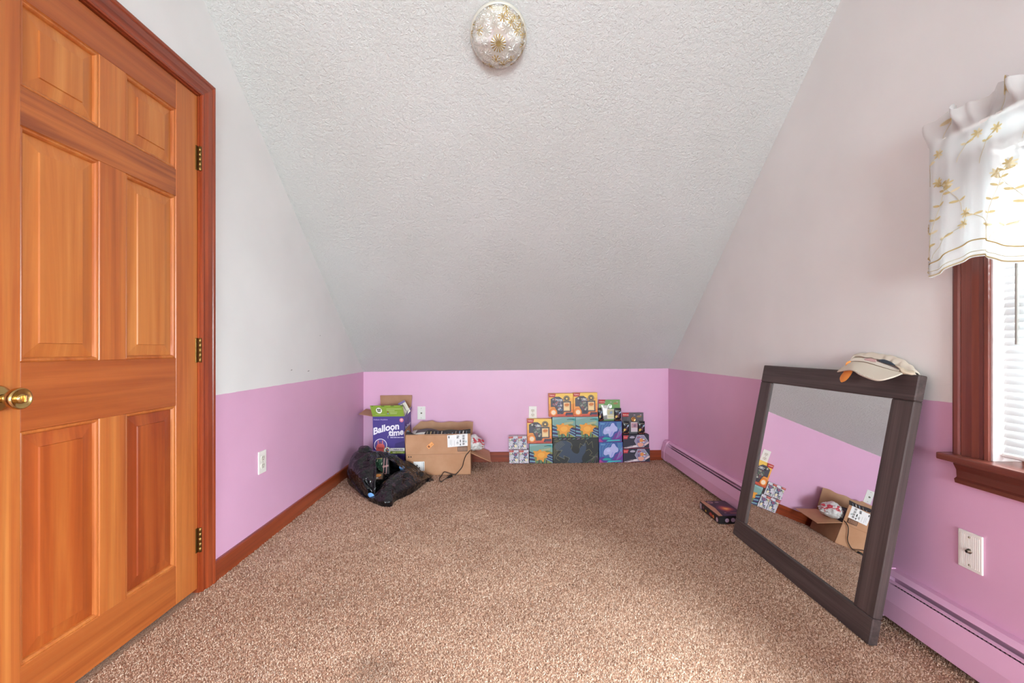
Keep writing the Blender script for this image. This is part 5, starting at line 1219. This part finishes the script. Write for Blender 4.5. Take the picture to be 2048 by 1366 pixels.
    # spread skirt at the right and the front lip
    for nm, pl in (('bag_corner', [(842, 950, 3.34), (852, 945, 3.40), (862, 955, 3.40), (871, 963, 3.335), (858, 966, 3.29), (847, 967, 3.28)]),):
        rows = []; c_ = Vector((0, 0, 0)); P3 = [P(*q) for q in pl]
        for q in P3: c_ += q / len(P3)
        Lp = loop(P3, 40)
        for i in range(10):
            v = i / 9; rows.append([(lambda s: s + Vector((0, 0, 0.02 * math.sin(v * 1.5) + cr(s, 0.008) * v)) - B)(q.lerp(c_, v)) for q in Lp])
        mb = MB(); mb.grid(rows, mat, True, True); mb.build(nm, root)
    blue = flat('#6f9fd4', 0.35)
    for a, b_, y in ((805, 936, 3.245), (743.5, 991, 2.885)):
        q = P(a, b_, y) - B; mb = MB(); Lq = [q + Vector((0.022 * math.cos(t) - 0.006 * math.sin(t), -0.004 - 0.006 * abs(math.cos(t)), 0.018 * math.sin(t) - 0.004 * math.cos(t))) for t in np.linspace(0, 2 * math.pi, 14)[:-1]]
        mb.grid([[p + Vector((0, 0.006, 0)) for p in Lq], Lq, [q.lerp(p, 0.5) + Vector((0, -0.006, 0.001)) for p in Lq]], blue, True, True); mb.face([q.lerp(p, 0.5) + Vector((0, -0.006, 0.001)) for p in Lq], blue, True); mb.build('drawstring', root)
    # things inside
    def inside(name, px, py, y, w, h, d, rot, label, cat, side, pr):
        p = P(px, py, y); o = tag(empty(name, p, 0, False), label, cat); o.rotation_euler = rot
        mb = MB(); mb.bbox(-w / 2, w / 2, -d / 2, d / 2, 0, h, side, 0.002); mb.build('box_body', o)
        q = Print((-w / 2, -d / 2, 0), (w, 0, 0), (0, 0, h)); pr(q); q.build('printed_front', o)
    def pr1(p):
        p.rect(0, 1, 0, 1, '#24402c'); r = random.Random(2)
        for k in range(16):
            a, b = r.uniform(0.02, 0.5), r.uniform(0.05, 0.9); p.poly([(a, b), (a + 0.05, b - 0.02), (a + 0.1, b + 0.12), (a + 0.06, b + 0.11)], r.choice(['#8aa878', '#c8ccb0', '#4a7050', '#16261c']))
        p.rect(0.6, 1, 0, 1, '#2a1c20')
        for pl in ([(0.62, 0.05), (0.72, 0.98), (0.9, 0.98), (0.8, 0.05), (0.62, 0.05)], [(0.58, 0.5), (0.98, 0.56)], [(0.6, 0.44), (0.98, 0.5)]): p.line(pl, 0.004, '#d8a09c')
        p.rect(0, 0.6, 0.96, 1, '#c8a46c')
    def pr2(p):
        p.rect(0, 1, 0, 1, '#5c4a3c'); p.poly(outline([(0.0, 0.4), (0.3, 0.9), (0.9, 0.8), (0.8, 0.4)], 2), '#d88a4a'); p.poly([(0.1, 0.1), (0.6, 0.2), (0.5, 0.34), (0.1, 0.3)], '#d8ccc8'); p.poly([(0.55, 0.1), (0.9, 0.1), (0.8, 0.36)], '#8a4a3c')
    inside('patterned_box', 764, 948, 3.30, 0.115, 0.125, 0.04, (0, -0.04, 0.1), 'green and black patterned box inside the black bin bag', 'box', flat('#1e2c22', 0.4), pr1)
    inside('small_packet', 756.5, 960, 3.16, 0.07, 0.045, 0.03, (-0.5, -0.1, 0.0), 'small orange and brown packet inside the black bin bag', 'packet', flat('#3a2c28', 0.4), pr2)
trash_bag()
